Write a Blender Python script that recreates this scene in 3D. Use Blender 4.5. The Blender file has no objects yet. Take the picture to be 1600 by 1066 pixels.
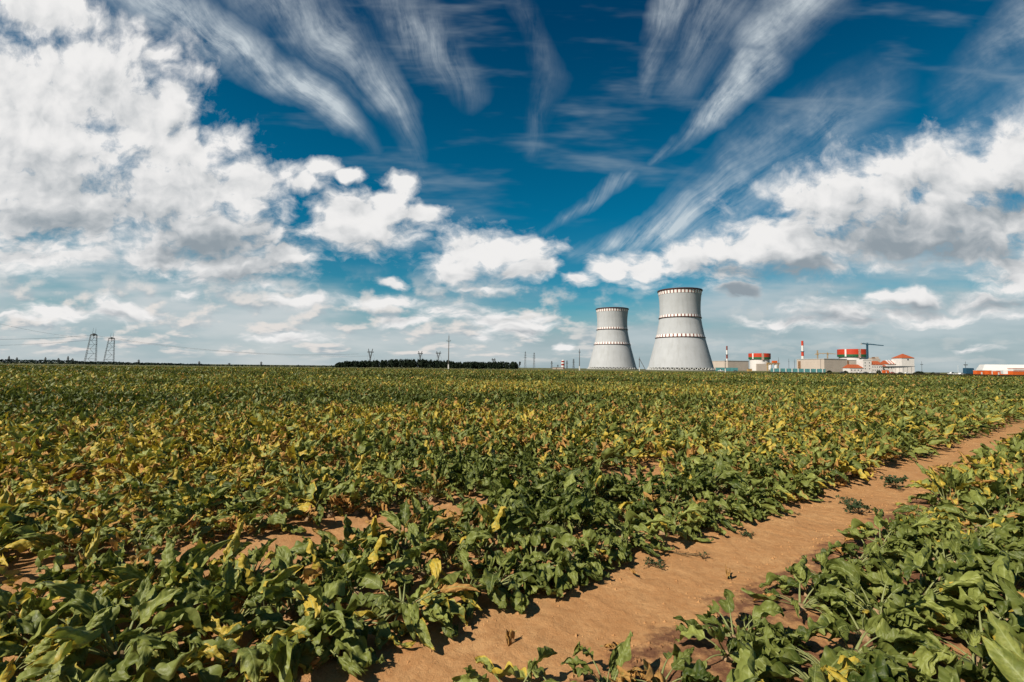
import bpy, bmesh, math, random, os
import numpy as np
from mathutils import Vector, Matrix

R = math.radians
random.seed(7)
rng = np.random.default_rng(11)
scene = bpy.context.scene
COL = scene.collection

# ---------------------------------------------------------------- camera
CAM_H = 1.60
F = 750.0                                  # focal length in photo pixels (photo is 1600 x 1066)
PITCH = math.atan2(41.5, F)
ROLL = R(0.65)
cam_d = bpy.data.cameras.new('camera')
cam_d.sensor_width = 36.0
cam_d.lens = 36.0 * F / 1600.0
cam_d.clip_start = 0.05
cam_d.clip_end = 60000
cam = bpy.data.objects.new('camera', cam_d)
COL.objects.link(cam)
CAM_R = Matrix.Rotation(R(90) + PITCH, 3, 'X') @ Matrix.Rotation(ROLL, 3, 'Z')
cam.matrix_world = Matrix.Translation((0, 0, CAM_H)) @ CAM_R.to_4x4()
scene.camera = cam


def ray(px, py):
    return CAM_R @ Vector(((px - 800) / F, (533 - py) / F, -1.0))


def PIX(px, py, Y):
    """The point at ground distance Y (along +Y) that the photo shows at this pixel."""
    d = ray(px, py)
    t = Y / d.y
    return Vector((d.x * t, Y, CAM_H + d.z * t))


def zat(px, py, Y):
    return PIX(px, py, Y).z


def xat(px, Y):
    return PIX(px, 575 + (px - 800) * 0.0113, Y).x


# ---------------------------------------------------------------- light
SUN_EL, SUN_AZ = R(42), R(-126)            # azimuth from +Y, clockwise
scene.render.engine = 'CYCLES'
scene.cycles.use_adaptive_sampling = True
scene.cycles.adaptive_threshold = 0.02
scene.cycles.max_bounces = 5
scene.cycles.diffuse_bounces = 3
scene.cycles.glossy_bounces = 2
scene.cycles.transmission_bounces = 3
scene.view_settings.view_transform = 'Standard'
scene.view_settings.look = 'None'
scene.view_settings.gamma = 1.0
scene.view_settings.exposure = 0.6
sun_dir = Vector((math.sin(SUN_AZ) * math.cos(SUN_EL), math.cos(SUN_AZ) * math.cos(SUN_EL), math.sin(SUN_EL)))
sd = bpy.data.lights.new('sun', 'SUN')
sd.energy = 5.0
sd.angle = R(0.5)
sd.color = (1.0, 0.91, 0.78)
sun = bpy.data.objects.new('sun', sd)
sun.rotation_euler = (-sun_dir).to_track_quat('-Z', 'Y').to_euler()
sun.location = (0, 0, 50)
COL.objects.link(sun)

world = bpy.data.worlds.new('World')
scene.world = world
world.use_nodes = True
SKY_STRENGTH = 0.050


class NB:
    """Small helper to wire shader nodes as expressions."""
    def __init__(s, nt):
        s.nt = nt

    def new(s, t, **kw):
        n = s.nt.nodes.new(t)
        for k, v in kw.items():
            setattr(n, k, v)
        return n

    def put(s, sock, v):
        if v is None:
            return
        if isinstance(v, bpy.types.NodeSocket):
            s.nt.links.new(v, sock)
        else:
            if sock.type == 'RGBA' and len(v) == 3:
                v = tuple(v) + (1.0,)
            sock.default_value = v

    def m(s, op, a, b=None, c=None, clamp=False):
        n = s.new('ShaderNodeMath', operation=op, use_clamp=clamp)
        for i, v in enumerate((a, b, c)):
            s.put(n.inputs[i], v)
        return n.outputs[0]

    def v(s, op, a, b=None, c=None):
        n = s.new('ShaderNodeVectorMath', operation=op)
        for i, x in enumerate((a, b, c)):
            s.put(n.inputs[i], x)
        return n.outputs['Value'] if op in ('LENGTH', 'DOT_PRODUCT', 'DISTANCE') else n.outputs[0]

    def scale(s, a, k):
        n = s.new('ShaderNodeVectorMath', operation='SCALE')
        s.put(n.inputs[0], a)
        s.put(n.inputs['Scale'], k)
        return n.outputs[0]

    def xyz(s, x, y, z):
        n = s.new('ShaderNodeCombineXYZ')
        for i, q in enumerate((x, y, z)):
            s.put(n.inputs[i], q)
        return n.outputs[0]

    def sep(s, a):
        n = s.new('ShaderNodeSeparateXYZ')
        s.put(n.inputs[0], a)
        return n.outputs

    def noise(s, vec, scale, detail=4.0, rough=0.5, lac=2.0, out='Fac', dims='3D', dist=0.0):
        n = s.new('ShaderNodeTexNoise', noise_dimensions=dims)
        s.put(n.inputs['Vector'], vec)
        n.inputs['Scale'].default_value = scale
        n.inputs['Detail'].default_value = detail
        n.inputs['Roughness'].default_value = rough
        n.inputs['Lacunarity'].default_value = lac
        n.inputs['Distortion'].default_value = dist
        return n.outputs[out]

    def step(s, x, a, b, lo=0.0, hi=1.0):
        n = s.new('ShaderNodeMapRange', interpolation_type='SMOOTHSTEP')
        s.put(n.inputs[0], x)
        for i, q in enumerate((a, b, lo, hi)):
            s.put(n.inputs[i + 1], q)
        return n.outputs[0]

    def lin(s, x, a, b, lo=0.0, hi=1.0):
        n = s.new('ShaderNodeMapRange')
        s.put(n.inputs[0], x)
        for i, q in enumerate((a, b, lo, hi)):
            s.put(n.inputs[i + 1], q)
        return n.outputs[0]

    def mix(s, f, a, b, mode='MIX'):
        n = s.new('ShaderNodeMix', data_type='RGBA', blend_type=mode)
        s.put(n.inputs[0], f)
        s.put(n.inputs[6], a)
        s.put(n.inputs[7], b)
        return n.outputs[2]

    def ramp(s, x, pts):
        n = s.new('ShaderNodeValToRGB')
        s.put(n.inputs[0], x)
        cr = n.color_ramp
        while len(cr.elements) < len(pts):
            cr.elements.new(0.5)
        for e, (p, c) in zip(cr.elements, pts):
            e.position = p
            e.color = tuple(c) + (1.0,)
        return n.outputs[0]


def sk(px, py):
    """Sky direction seen at this photo pixel, as tangent-plane coordinates (x/y, z/y)."""
    d = ray(px, py)
    return d.x / d.y, d.z / d.y


def build_sky():
    nt = world.node_tree
    nt.nodes.clear()
    b = NB(nt)
    out = b.new('ShaderNodeOutputWorld')
    bg = b.new('ShaderNodeBackground')
    bg.inputs['Strength'].default_value = SKY_STRENGTH
    nt.links.new(bg.outputs[0], out.inputs[0])
    sky = b.new('ShaderNodeTexSky', sky_type='NISHITA')
    sky.sun_disc = False
    sky.sun_elevation = SUN_EL
    sky.sun_rotation = SUN_AZ
    sky.altitude = 100
    sky.air_density = 1.0
    sky.dust_density = 0.6
    sky.ozone_density = 2.0
    d = b.new('ShaderNodeTexCoord').outputs['Generated']
    dx, dy, dz = b.sep(d)
    ay = b.m('MAXIMUM', b.m('ABSOLUTE', dy), 0.10)
    X = b.m('DIVIDE', dx, ay)
    Z = b.m('DIVIDE', dz, ay)
    P0 = b.xyz(X, Z, 0.0)
    # domain warp
    w1 = b.noise(P0, 2.6, 2.0, 0.55, out='Color', dims='2D')
    w2 = b.noise(P0, 11.0, 3.0, 0.6, out='Color', dims='2D')
    P = b.v('ADD', P0, b.scale(b.v('SUBTRACT', w1, (0.5, 0.5, 0.5)), 0.07))
    P = b.v('ADD', P, b.scale(b.v('SUBTRACT', w2, (0.5, 0.5, 0.5)), 0.035))

    # clear sky, graded to the deep teal blue of the photograph
    k = 2 ** -0.6 / SKY_STRENGTH
    tint = b.ramp(b.m('MAXIMUM', dz, 0.0), [(0.0, (0.75, 0.98, 0.95)), (0.12, (0.24, 0.88, 0.92)), (0.30, (0.010, 0.74, 0.90)), (0.42, (0.003, 0.65, 0.82)), (0.6, (0.0, 0.42, 0.62))])
    base = b.mix(1.0, sky.outputs[0], tint, 'MULTIPLY')

    # ---- cirrus: fibrous streaks fanning out from a vanishing point low in the middle
    cx, cz = sk(800, 520)
    rel = b.v('SUBTRACT', P0, (cx, cz, 0))
    rel = b.v('ADD', rel, b.scale(b.v('SUBTRACT', w1, (0.5, 0.5, 0.5)), 0.12))
    rx, rz, _ = b.sep(rel)
    ang = b.m('ARCTAN2', rx, rz)
    rad = b.v('LENGTH', rel)
    fib = b.noise(b.xyz(b.m('MULTIPLY', ang, 8.5), b.m('MULTIPLY', rad, 1.7), 3.1), 1.6, 8.0, 0.70, dims='2D')
    fib2 = b.noise(b.xyz(b.m('MULTIPLY', ang, 2.2), b.m('MULTIPLY', rad, 2.4), 9.0), 3.0, 7.0, 0.66, dims='2D')
    fibre = b.m('ADD', b.m('MULTIPLY', fib, 0.65), b.m('MULTIPLY', fib2, 0.45))
    Pc = b.v('ADD', P0, b.scale(b.v('SUBTRACT', w1, (0.5, 0.5, 0.5)), 0.06))
    Pc = b.v('ADD', Pc, b.scale(b.v('SUBTRACT', w2, (0.5, 0.5, 0.5)), 0.03))
    streaks = [  # (x0,y0,w0,a0, x1,y1,w1,a1) in photo pixels
        (120, -80, 70, .75, 330, 50, 74, .95), (330, 50, 74, .95, 500, 152, 50, .95), (500, 152, 50, .95, 580, 238, 24, .22),
        (330, -80, 95, .45, 520, 50, 90, .60), (520, 50, 90, .60, 620, 175, 52, .60), (620, 175, 52, .60, 655, 268, 20, .15),
        (520, -80, 80, .50, 650, 40, 80, .55), (650, 40, 80, .55, 740, 150, 40, .15),
        (800, -40, 26, .10, 852, 120, 36, .22), (852, 120, 36, .22, 825, 245, 18, .12),
        (1090, -80, 80, .40, 1022, 50, 46, .75), (1022, 50, 46, .75, 1003, 146, 18, .15),
        (1340, -90, 85, .55, 1200, 60, 75, .70), (1200, 90, 66, .90, 1110, 185, 38, .90), (1110, 185, 38, .90, 1020, 246, 13, .35),
        (1120, 0, 120, .35, 1060, 110, 80, .25),
        (1380, 140, 90, .20, 1180, 270, 105, .70), (1180, 270, 105, .70, 1040, 355, 55, .85), (1040, 355, 50, .85, 890, 400, 22, .45),
        (1660, 0, 110, .50, 1490, 150, 60, .20), (1720, 130, 130, .60, 1470, 270, 80, .40),
        (985, 268, 22, .25, 905, 318, 20, .62), (905, 318, 20, .62, 835, 368, 10, .30),
        (1520, 250, 80, .50, 1280, 250, 60, .25),
    ]
    cir = None
    for x0, y0, w0, a0, x1, y1, w1_, a1 in streaks:
        w0, w1_, a0, a1 = w0 * .84, w1_ * .84, a0 * .80, a1 * .80
        A = sk(x0, y0)
        B = sk(x1, y1)
        ba = (B[0] - A[0], B[1] - A[1], 0)
        L2 = ba[0] ** 2 + ba[1] ** 2
        q = b.v('SUBTRACT', Pc, (A[0], A[1], 0))
        t = b.m('MULTIPLY', b.v('DOT_PRODUCT', q, ba), 1.0 / L2, clamp=True)
        e = b.new('ShaderNodeVectorMath', operation='MULTIPLY_ADD')
        b.put(e.inputs[0], b.xyz(t, t, t))
        e.inputs[1].default_value = (-ba[0], -ba[1], 0)
        b.put(e.inputs[2], q)
        dist = b.v('LENGTH', e.outputs[0])
        wd = b.m('MULTIPLY_ADD', t, (w1_ - w0) / F, w0 / F)
        al = b.m('MULTIPLY_ADD', t, a1 - a0, a0)
        g = b.m('SUBTRACT', 1.0, b.m('DIVIDE', dist, wd), clamp=True)
        g = b.m('MULTIPLY', b.m('POWER', g, 1.25), al)
        cir = g if cir is None else b.m('MAXIMUM', cir, g)
    fb = b.lin(fibre, 0.38, 0.74, 0.0, 1.0)
    cir_a = b.m('MULTIPLY', b.m('MULTIPLY', cir, 1.35), b.m('MULTIPLY_ADD', fb, 1.45, 0.10))
    brk = b.noise(P0, 5.5, 4.0, 0.6, dims='2D')
    cir_a = b.m('MULTIPLY', cir_a, b.step(brk, 0.28, 0.62, 0.30, 1.0))
    cir_a = b.m('MINIMUM', cir_a, 0.80)
    thin = b.m('MULTIPLY', b.step(fibre, 0.55, 0.9, 0.0, 0.0), b.step(dz, 0.05, 0.4))
    cir_a = b.m('MAXIMUM', cir_a, thin)

    # ---- low grey veil over the horizon
    side = b.m('ADD', b.step(X, 0.25, 0.75, 0, 1), b.step(X, -0.25, -0.7, 0, 0.75))
    vn = b.noise(b.xyz(b.m('MULTIPLY', X, 1.3), b.m('MULTIPLY', Z, 6.0), 2.0), 2.2, 4.0, 0.55, dims='2D')
    top = b.m('MULTIPLY_ADD', side, 0.16, 0.20)
    veil = b.m('SUBTRACT', 1.0, b.m('DIVIDE', Z, top), clamp=True)
    veil = b.step(b.m('ADD', veil, b.m('MULTIPLY', b.m('SUBTRACT', vn, 0.5), 0.9)), 0.0, 0.7, 0.0, 0.9)

    # ---- cumulus
    blobs = [
        # big mass on the left
        (40, 190, 230, 150, 1), (150, 110, 150, 80, 1), (60, 290, 120, 40, .9), (70, 20, 90, 55, 1), (230, 190, 100, 60, 1), (250, 90, 40, 25, .6), (290, 240, 110, 55, 1),
        (270, 150, 40, 30, .8), (120, 330, 230, 60, 1), (300, 300, 160, 60, 1), (400, 290, 90, 34, 1), (470, 295, 40, 16, .7), (330, 370, 120, 50, 1),
        (250, 400, 70, 34, 1), (445, 408, 52, 28, 1), (370, 420, 110, 30, .8), (30, 400, 90, 28, .9), (130, 405, 45, 18, .7), (0, 290, 40, 60, .7),
        # middle puffs
        (500, 268, 26, 16, .75), (545, 278, 24, 10, .65), (575, 352, 105, 42, 1), (560, 330, 66, 26, .9), (632, 290, 34, 18, .8), (665, 340, 40, 20, .55), (600, 318, 46, 22, .6),
        (765, 395, 88, 36, 1), (720, 425, 52, 20, 1), (830, 420, 44, 18, .9), (740, 378, 40, 18, .8), (616, 441, 25, 9, .9), (765, 450, 40, 5, .7),
        # long bank on the right
        (905, 437, 24, 10, 1), (960, 412, 40, 18, 1), (1010, 412, 52, 26, 1), (1080, 400, 62, 28, 1), (1160, 385, 88, 50, 1), (1190, 360, 50, 30, 1),
        (1290, 330, 80, 56, 1), (1250, 385, 95, 45, 1), (1390, 300, 120, 62, 1), (1500, 280, 110, 60, 1), (1600, 255, 90, 62, 1), (1430, 380, 70, 26, .8),
        (1520, 390, 90, 26, 1), (1600, 430, 80, 35, .95), (1560, 350, 110, 40, .7), (1360, 392, 110, 34, .95), (1470, 345, 130, 48, 1), (1260, 415, 80, 16, .9),
        (1155, 453, 34, 13, .95), (1310, 490, 80, 19, 1), (1240, 503, 70, 10, .8), (1420, 462, 60, 15, .9), (1540, 468, 70, 14, .8), (1460, 488, 110, 12, .7), (1525, 545, 34, 6, .8),
        # low puffs on the left and middle
        (190, 487, 55, 15, .95), (90, 500, 75, 14, .9), (30, 505, 60, 10, .8), (815, 512, 42, 20, .95), (780, 500, 40, 14, .8), (640, 498, 50, 9, .7), (470, 470, 60, 10, .55),
        (880, 547, 13, 8, 1), (765, 530, 18, 8, .8), (460, 522, 60, 9, .8), (300, 455, 28, 9, .5), (600, 470, 90, 12, .5), (710, 490, 80, 12, .55),
    ]
    lx, lz = -0.020, 0.034            # towards the light, on the tangent plane

    def field(Pv):
        E = None
        for x, y, ax, az, w in blobs:
            if y > 440:
                w *= 0.76
            c = sk(x, y)
            s0, s1 = F / ax, F / az
            n = b.new('ShaderNodeVectorMath', operation='MULTIPLY_ADD')
            b.put(n.inputs[0], Pv)
            n.inputs[1].default_value = (s0, s1, 0)
            n.inputs[2].default_value = (-c[0] * s0, -c[1] * s1, (1 - w) * 0.9)
            e = b.v('LENGTH', n.outputs[0])
            E = e if E is None else b.m('SMOOTH_MIN', E, e, 0.15)
        return b.m('SUBTRACT', 1.22, E)

    def puff(Pv, det):
        px_, pz_, _q = b.sep(Pv)
        # clouds are seen ever more edge-on towards the horizon
        Q = b.xyz(px_, b.m('MULTIPLY', b.m('LOGARITHM', b.m('ADD', b.m('MAXIMUM', pz_, -0.03), 0.08), 2.7183), 0.62), 0.0)
        n1 = b.noise(Q, 7.5, det, 0.66, dims='2D')
        vo = b.new('ShaderNodeTexVoronoi', feature='F1', voronoi_dimensions='2D')
        b.put(vo.inputs['Vector'], Q)
        vo.inputs['Scale'].default_value = 15.0
        vo.inputs['Detail'].default_value = 1.5
        vo.inputs['Roughness'].default_value = 0.55
        vv = b.m('SUBTRACT', 0.5, vo.outputs['Distance'])
        return b.m('ADD', b.m('MULTIPLY', b.m('SUBTRACT', n1, 0.5), 2.2), b.m('MULTIPLY', vv, 0.45))

    Fd = field(P)
    n_hi = puff(P, 8.0)
    T = b.m('ADD', Fd, n_hi)
    Pl = b.v('ADD', P, (lx, lz, 0))
    n_lo = puff(Pl, 3.0)
    Pd = b.v('ADD', P, (-0.012, 0.075, 0))
    emb = b.m('SUBTRACT', n_hi, n_lo)
    deep = b.m('SUBTRACT', Fd, field(Pd))
    cum_a = b.m('POWER', b.lin(T, -0.26, 0.52), 1.45, clamp=True)
    # grey undersides of the deeper clouds
    shade = None
    for x, y, ax, az, w in [(330, 385, 150, 40, .9), (90, 345, 150, 38, .7), (200, 330, 120, 26, .6), (60, 250, 120, 30, .35), (200, 150, 90, 40, .3), (400, 425, 120, 22, .7), (600, 385, 70, 18, .4),
                            (800, 430, 70, 14, .35), (1230, 428, 110, 24, 1.1), (1150, 420, 70, 14, .6), (1410, 385, 60, 26, 1.1), (1570, 345, 90, 34, .8), (1380, 330, 90, 24, .45), (1480, 300, 80, 24, .4),
                            (1440, 378, 210, 55, .95), (1200, 425, 130, 26, 1.0), (1600, 330, 90, 50, .9), (130, 290, 160, 30, .35), (330, 300, 120, 24, .3), (520, 372, 60, 14, .4), (1155, 456, 40, 18, 1.4), (1320, 499, 100, 12, .9), (1440, 474, 80, 12, .9), (1560, 475, 80, 14, .9), (180, 497, 60, 8, .6), (825, 522, 36, 10, 1.0), (1560, 410, 70, 12, .5)]:
        c0 = sk(x, y)
        n = b.new('ShaderNodeVectorMath', operation='MULTIPLY_ADD')
        b.put(n.inputs[0], P)
        n.inputs[1].default_value = (F / ax, F / az, 0)
        n.inputs[2].default_value = (-c0[0] * F / ax, -c0[1] * F / az, 0)
        g = b.m('MULTIPLY', b.m('SUBTRACT', 1.3, b.v('LENGTH', n.outputs[0]), clamp=True), w)
        shade = g if shade is None else b.m('MAXIMUM', shade, g)
    lit = b.m('ADD', b.m('MULTIPLY', emb, 0.46), b.m('MULTIPLY', deep, 0.12))
    lit = b.m('SUBTRACT', lit, b.m('MULTIPLY', shade, 0.62))
    lit = b.step(b.m('ADD', lit, b.m('MULTIPLY', b.m('SUBTRACT', 0.7, T), 0.07)), -0.80, 0.24)
    # far little cumuli in ranks above the horizon
    zz = b.m('ADD', b.m('MAXIMUM', Z, 0.0), 0.035)
    Qs = b.xyz(b.m('MULTIPLY', X, 9.0), b.m('MULTIPLY', b.m('LOGARITHM', zz, 2.7183), 2.6), 5.0)
    fn = b.noise(Qs, 1.0, 5.0, 0.55, dims='2D')
    fn2 = b.noise(b.v('ADD', Qs, (-0.12, 0.20, 0)), 1.0, 3.0, 0.55, dims='2D')
    band = b.m('MULTIPLY', b.step(Z, 0.005, 0.03), b.step(Z, 0.22, 0.12))
    band = b.m('MULTIPLY', band, b.step(X, 0.35, 0.0, 0.25, 1.0))
    far_a = b.m('MULTIPLY', b.step(fn, 0.47, 0.64), band)
    far_l = b.step(b.m('SUBTRACT', fn, fn2), -0.10, 0.10)

    def c(r, g, bl):
        return (r * k, g * k, bl * k)
    veil_c = b.mix(b.step(vn, 0.35, 0.7), c(.35, .44, .48), c(.50, .56, .59))
    veil_c = b.mix(b.step(X, 0.15, -0.5, 0.0, 0.75), veil_c, b.mix(b.step(vn, 0.3, 0.7), c(.42, .52, .56), c(.64, .67, .68)))
    col = b.mix(cir_a, base, c(.66, .72, .75))
    col = b.mix(veil, col, veil_c)
    col = b.mix(b.m('MULTIPLY', far_a, 0.85), col, b.mix(far_l, c(.40, .46, .50), c(.80, .75, .71)))
    cum_c = b.mix(lit, c(.28, .33, .37), c(.87, .86, .85))
    col = b.mix(cum_a, col, cum_c)
    # below the horizon: dull ground tone
    col = b.mix(b.step(dz, -0.002, -0.03), col, c(.10, .09, .05))
    nt.links.new(col, bg.inputs['Color'])


world.cycles.sampling_method = 'NONE'
build_sky()

# ---------------------------------------------------------------- helpers
def mat(name, color, rough=0.7, spec=0.3, metal=0.0, var=0.12, scale=1.5, bump=0.0, streak=False, fn=None):
    """Procedural surface: base colour with irregular wear, optional bump."""
    m = bpy.data.materials.new(name)
    color = tuple(c * .8 for c in color)
    m.use_nodes = True
    nt = m.node_tree
    nt.nodes.clear()
    b = NB(nt)
    out = b.new('ShaderNodeOutputMaterial')
    p = b.new('ShaderNodeBsdfPrincipled')
    nt.links.new(p.outputs[0], out.inputs[0])
    tc = b.new('ShaderNodeTexCoord').outputs['Object']
    vec = b.v('MULTIPLY', tc, (1, 1, 0.12)) if streak else tc
    n = b.noise(vec, scale, 5.0, 0.6)
    lo = tuple(x * (1 - var) for x in color)
    hi = tuple(min(1, x * (1 + var)) for x in color)
    col = b.mix(b.step(n, 0.3, 0.7), lo, hi)
    if fn:
        col = fn(b, tc, col)
    nt.links.new(col, p.inputs['Base Color'])
    p.inputs['Roughness'].default_value = rough
    p.inputs['Specular IOR Level'].default_value = spec
    p.inputs['Metallic'].default_value = metal
    if bump:
        bp = b.new('ShaderNodeBump')
        bp.inputs['Strength'].default_value = 0.6
        bp.inputs['Distance'].default_value = bump
        nt.links.new(n, bp.inputs['Height'])
        nt.links.new(bp.outputs[0], p.inputs['Normal'])
    return m


class MB:
    """Collects simple solids; build() links them as ONE mesh object."""
    def __init__(s):
        s.v, s.f, s.mi = [], [], []

    def add(s, vs, fs, mi=0):
        o = len(s.v)
        s.v += [tuple(v) for v in vs]
        s.f += [tuple(i + o for i in f) for f in fs]
        s.mi += [mi] * len(fs)
        return s

    def box(s, x0, x1, y0, y1, z0, z1, mi=0):
        vs = [(x, y, z) for z in (z0, z1) for y in (y0, y1) for x in (x0, x1)]
        return s.add(vs, [(0, 2, 3, 1), (4, 5, 7, 6), (0, 1, 5, 4), (2, 6, 7, 3), (0, 4, 6, 2), (1, 3, 7, 5)], mi)

    def beam(s, p, q, w, w2=None, mi=0):
        p, q = Vector(p), Vector(q)
        w2 = w if w2 is None else w2
        d = (q - p).normalized()
        a = d.cross(Vector((0, 0, 1)) if abs(d.z) < 0.95 else Vector((0, 1, 0))).normalized()
        c = d.cross(a)
        vs = [p + a * i * w / 2 + c * j * w / 2 for i, j in ((-1, -1), (1, -1), (1, 1), (-1, 1))]
        vs += [q + a * i * w2 / 2 + c * j * w2 / 2 for i, j in ((-1, -1), (1, -1), (1, 1), (-1, 1))]
        return s.add(vs, [(0, 3, 2, 1), (4, 5, 6, 7), (0, 1, 5, 4), (1, 2, 6, 5), (2, 3, 7, 6), (3, 0, 4, 7)], mi)

    def tube(s, pts, r, n=6, mi=0):
        """Round bar along a list of points; r a number or a list."""
        rs = r if isinstance(r, (list, tuple)) else [r] * len(pts)
        pts = [Vector(p) for p in pts]
        vs, fs = [], []
        for i, p in enumerate(pts):
            d = (pts[min(i + 1, len(pts) - 1)] - pts[max(i - 1, 0)]).normalized()
            a = d.cross(Vector((0, 0, 1)) if abs(d.z) < 0.95 else Vector((0, 1, 0))).normalized()
            c = d.cross(a)
            for k in range(n):
                t = 2 * math.pi * k / n
                vs.append(p + (a * math.cos(t) + c * math.sin(t)) * rs[i])
        for i in range(len(pts) - 1):
            for k in range(n):
                k2 = (k + 1) % n
                fs.append((i * n + k, i * n + k2, (i + 1) * n + k2, (i + 1) * n + k))
        fs.append(tuple(range(n))[::-1])
        fs.append(tuple((len(pts) - 1) * n + k for k in range(n)))
        return s.add(vs, fs, mi)

    def lathe(s, prof, n=32, a0=0.0, a1=2 * math.pi, mi=0):
        """prof: list of (radius, z)."""
        full = abs(a1 - a0 - 2 * math.pi) < 1e-6
        m = n if full else n + 1
        vs = []
        for r, z in prof:
            for k in range(m):
                t = a0 + (a1 - a0) * k / n
                vs.append((r * math.cos(t), r * math.sin(t), z))
        fs = []
        for i in range(len(prof) - 1):
            for k in range(n):
                k2 = (k + 1) % m
                fs.append((i * m + k, i * m + k2, (i + 1) * m + k2, (i + 1) * m + k))
        return s.add(vs, fs, mi)

    def prism(s, poly, y0, y1, mi=0):
        """Polygon in x,z (counter-clockwise from the front) pushed from y0 to y1."""
        n = len(poly)
        vs = [(x, y0, z) for x, z in poly] + [(x, y1, z) for x, z in poly]
        fs = [tuple(range(n)), tuple(range(2 * n - 1, n - 1, -1))]
        fs += [((k + 1) % n, k, k + n, (k + 1) % n + n) for k in range(n)]
        return s.add(vs, fs, mi)

    def build(s, name, m, parent=None, smooth=False, loc=None, bevel=0.0):
        me = bpy.data.meshes.new(name)
        me.from_pydata(s.v, [], s.f)
        for x in (m if isinstance(m, (list, tuple)) else [m]):
            me.materials.append(x)
        me.polygons.foreach_set('material_index', s.mi)
        if smooth:
            me.polygons.foreach_set('use_smooth', [True] * len(me.polygons))
        me.update()
        o = bpy.data.objects.new(name, me)
        COL.objects.link(o)
        if parent:
            o.parent = parent
        if loc is not None:
            o.location = loc
        if bevel:
            bv = o.modifiers.new('bevel', 'BEVEL')
            bv.width = bevel
            bv.segments = 2
        return o


def tag(o, label=None, cat=None, group=None, kind=None):
    for k, v in (('label', label), ('category', cat), ('group', group), ('kind', kind)):
        if v:
            o[k] = v
    return o


def thing(name, loc, label, cat, group=None, rz=0.0):
    e = bpy.data.objects.new(name, None)
    e.empty_display_size = 0.2
    COL.objects.link(e)
    e.location = loc
    e.rotation_euler = (0, 0, rz)
    return tag(e, label, cat, group)


def mesh_np(name, verts, faces, mats, parent=None, smooth=True, attrs=None, mi=None):
    """Mesh from arrays: verts (n,3); faces (m,4) quads."""
    me = bpy.data.meshes.new(name)
    nv, nf = len(verts), len(faces)
    k = faces.shape[1]
    me.vertices.add(nv)
    me.vertices.foreach_set('co', np.ascontiguousarray(verts, dtype=np.float32).ravel())
    me.loops.add(nf * k)
    me.loops.foreach_set('vertex_index', np.ascontiguousarray(faces, dtype=np.int32).ravel())
    me.polygons.add(nf)
    me.polygons.foreach_set('loop_start', np.arange(0, nf * k, k, dtype=np.int32))
    me.polygons.foreach_set('use_smooth', np.full(nf, smooth, dtype=bool))
    for x in mats:
        me.materials.append(x)
    if mi is not None:
        me.polygons.foreach_set('material_index', np.ascontiguousarray(mi, dtype=np.int32))
    for an, (typ, arr) in (attrs or {}).items():
        a = me.attributes.new(an, typ, 'POINT')
        key = 'vector' if typ == 'FLOAT_VECTOR' else 'color'
        a.data.foreach_set(key, np.ascontiguousarray(arr, dtype=np.float32).ravel())
    me.update()
    me.validate()
    o = bpy.data.objects.new(name, me)
    COL.objects.link(o)
    if parent:
        o.parent = parent
    return o


def hash2(ix, iy, seed=0):
    h = (ix.astype(np.int64) * 374761393 + iy.astype(np.int64) * 668265263 + seed * 1442695041) & 0xFFFFFFFF
    h = ((h ^ (h >> 13)) * 1274126177) & 0xFFFFFFFF
    return ((h ^ (h >> 16)) & 0xFFFF) / 65535.0


def vnoise(x, y, seed=0):
    ix, iy = np.floor(x), np.floor(y)
    fx, fy = x - ix, y - iy
    fx = fx * fx * (3 - 2 * fx)
    fy = fy * fy * (3 - 2 * fy)
    a = hash2(ix, iy, seed)
    b_ = hash2(ix + 1, iy, seed)
    c = hash2(ix, iy + 1, seed)
    d = hash2(ix + 1, iy + 1, seed)
    return (a * (1 - fx) + b_ * fx) * (1 - fy) + (c * (1 - fx) + d * fx) * fy


def fbm(x, y, oct=4, seed=0):
    s, a, t = 0.0, 1.0, 0.0
    for o in range(oct):
        s = s + a * vnoise(x * 2 ** o + o * 17.3, y * 2 ** o + o * 9.1, seed + o)
        t += a
        a *= 0.5
    return s / t


# ---------------------------------------------------------------- the field's layout
TH = R(53.0)                              # rows run 53 degrees right of straight ahead
U = np.array([math.sin(TH), math.cos(TH)])
NRM = np.array([-math.cos(TH), math.sin(TH)])
LANE, LANE_W = 2.27, 0.46                 # sandy wheel track: distance of its middle from the camera, half width
LANE2 = 4.80                              # second wheel track, half overgrown
FIELD_END = 195.0


def off(x, y):
    return x * NRM[0] + y * NRM[1]


def ground_h(x, y):
    d = off(x, y)
    r = np.hypot(x, y)
    fade = np.clip(1.5 - r / 30.0, 0, 1)
    h = 0.030 * (fbm(x * 1.7, y * 1.7, 3, 1) - 0.5) + 0.030 * (fbm(x * 7, y * 7, 4, 5) - 0.5) + 0.010 * (fbm(x * 31, y * 31, 3, 9) - 0.5)
    lane = np.exp(-((d - LANE) / (LANE_W * 1.0)) ** 4) + 0.6 * np.exp(-((d - LANE2) / 0.30) ** 4)
    h = h * (1 - 0.45 * lane) - 0.035 * lane
    return h * fade


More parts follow.
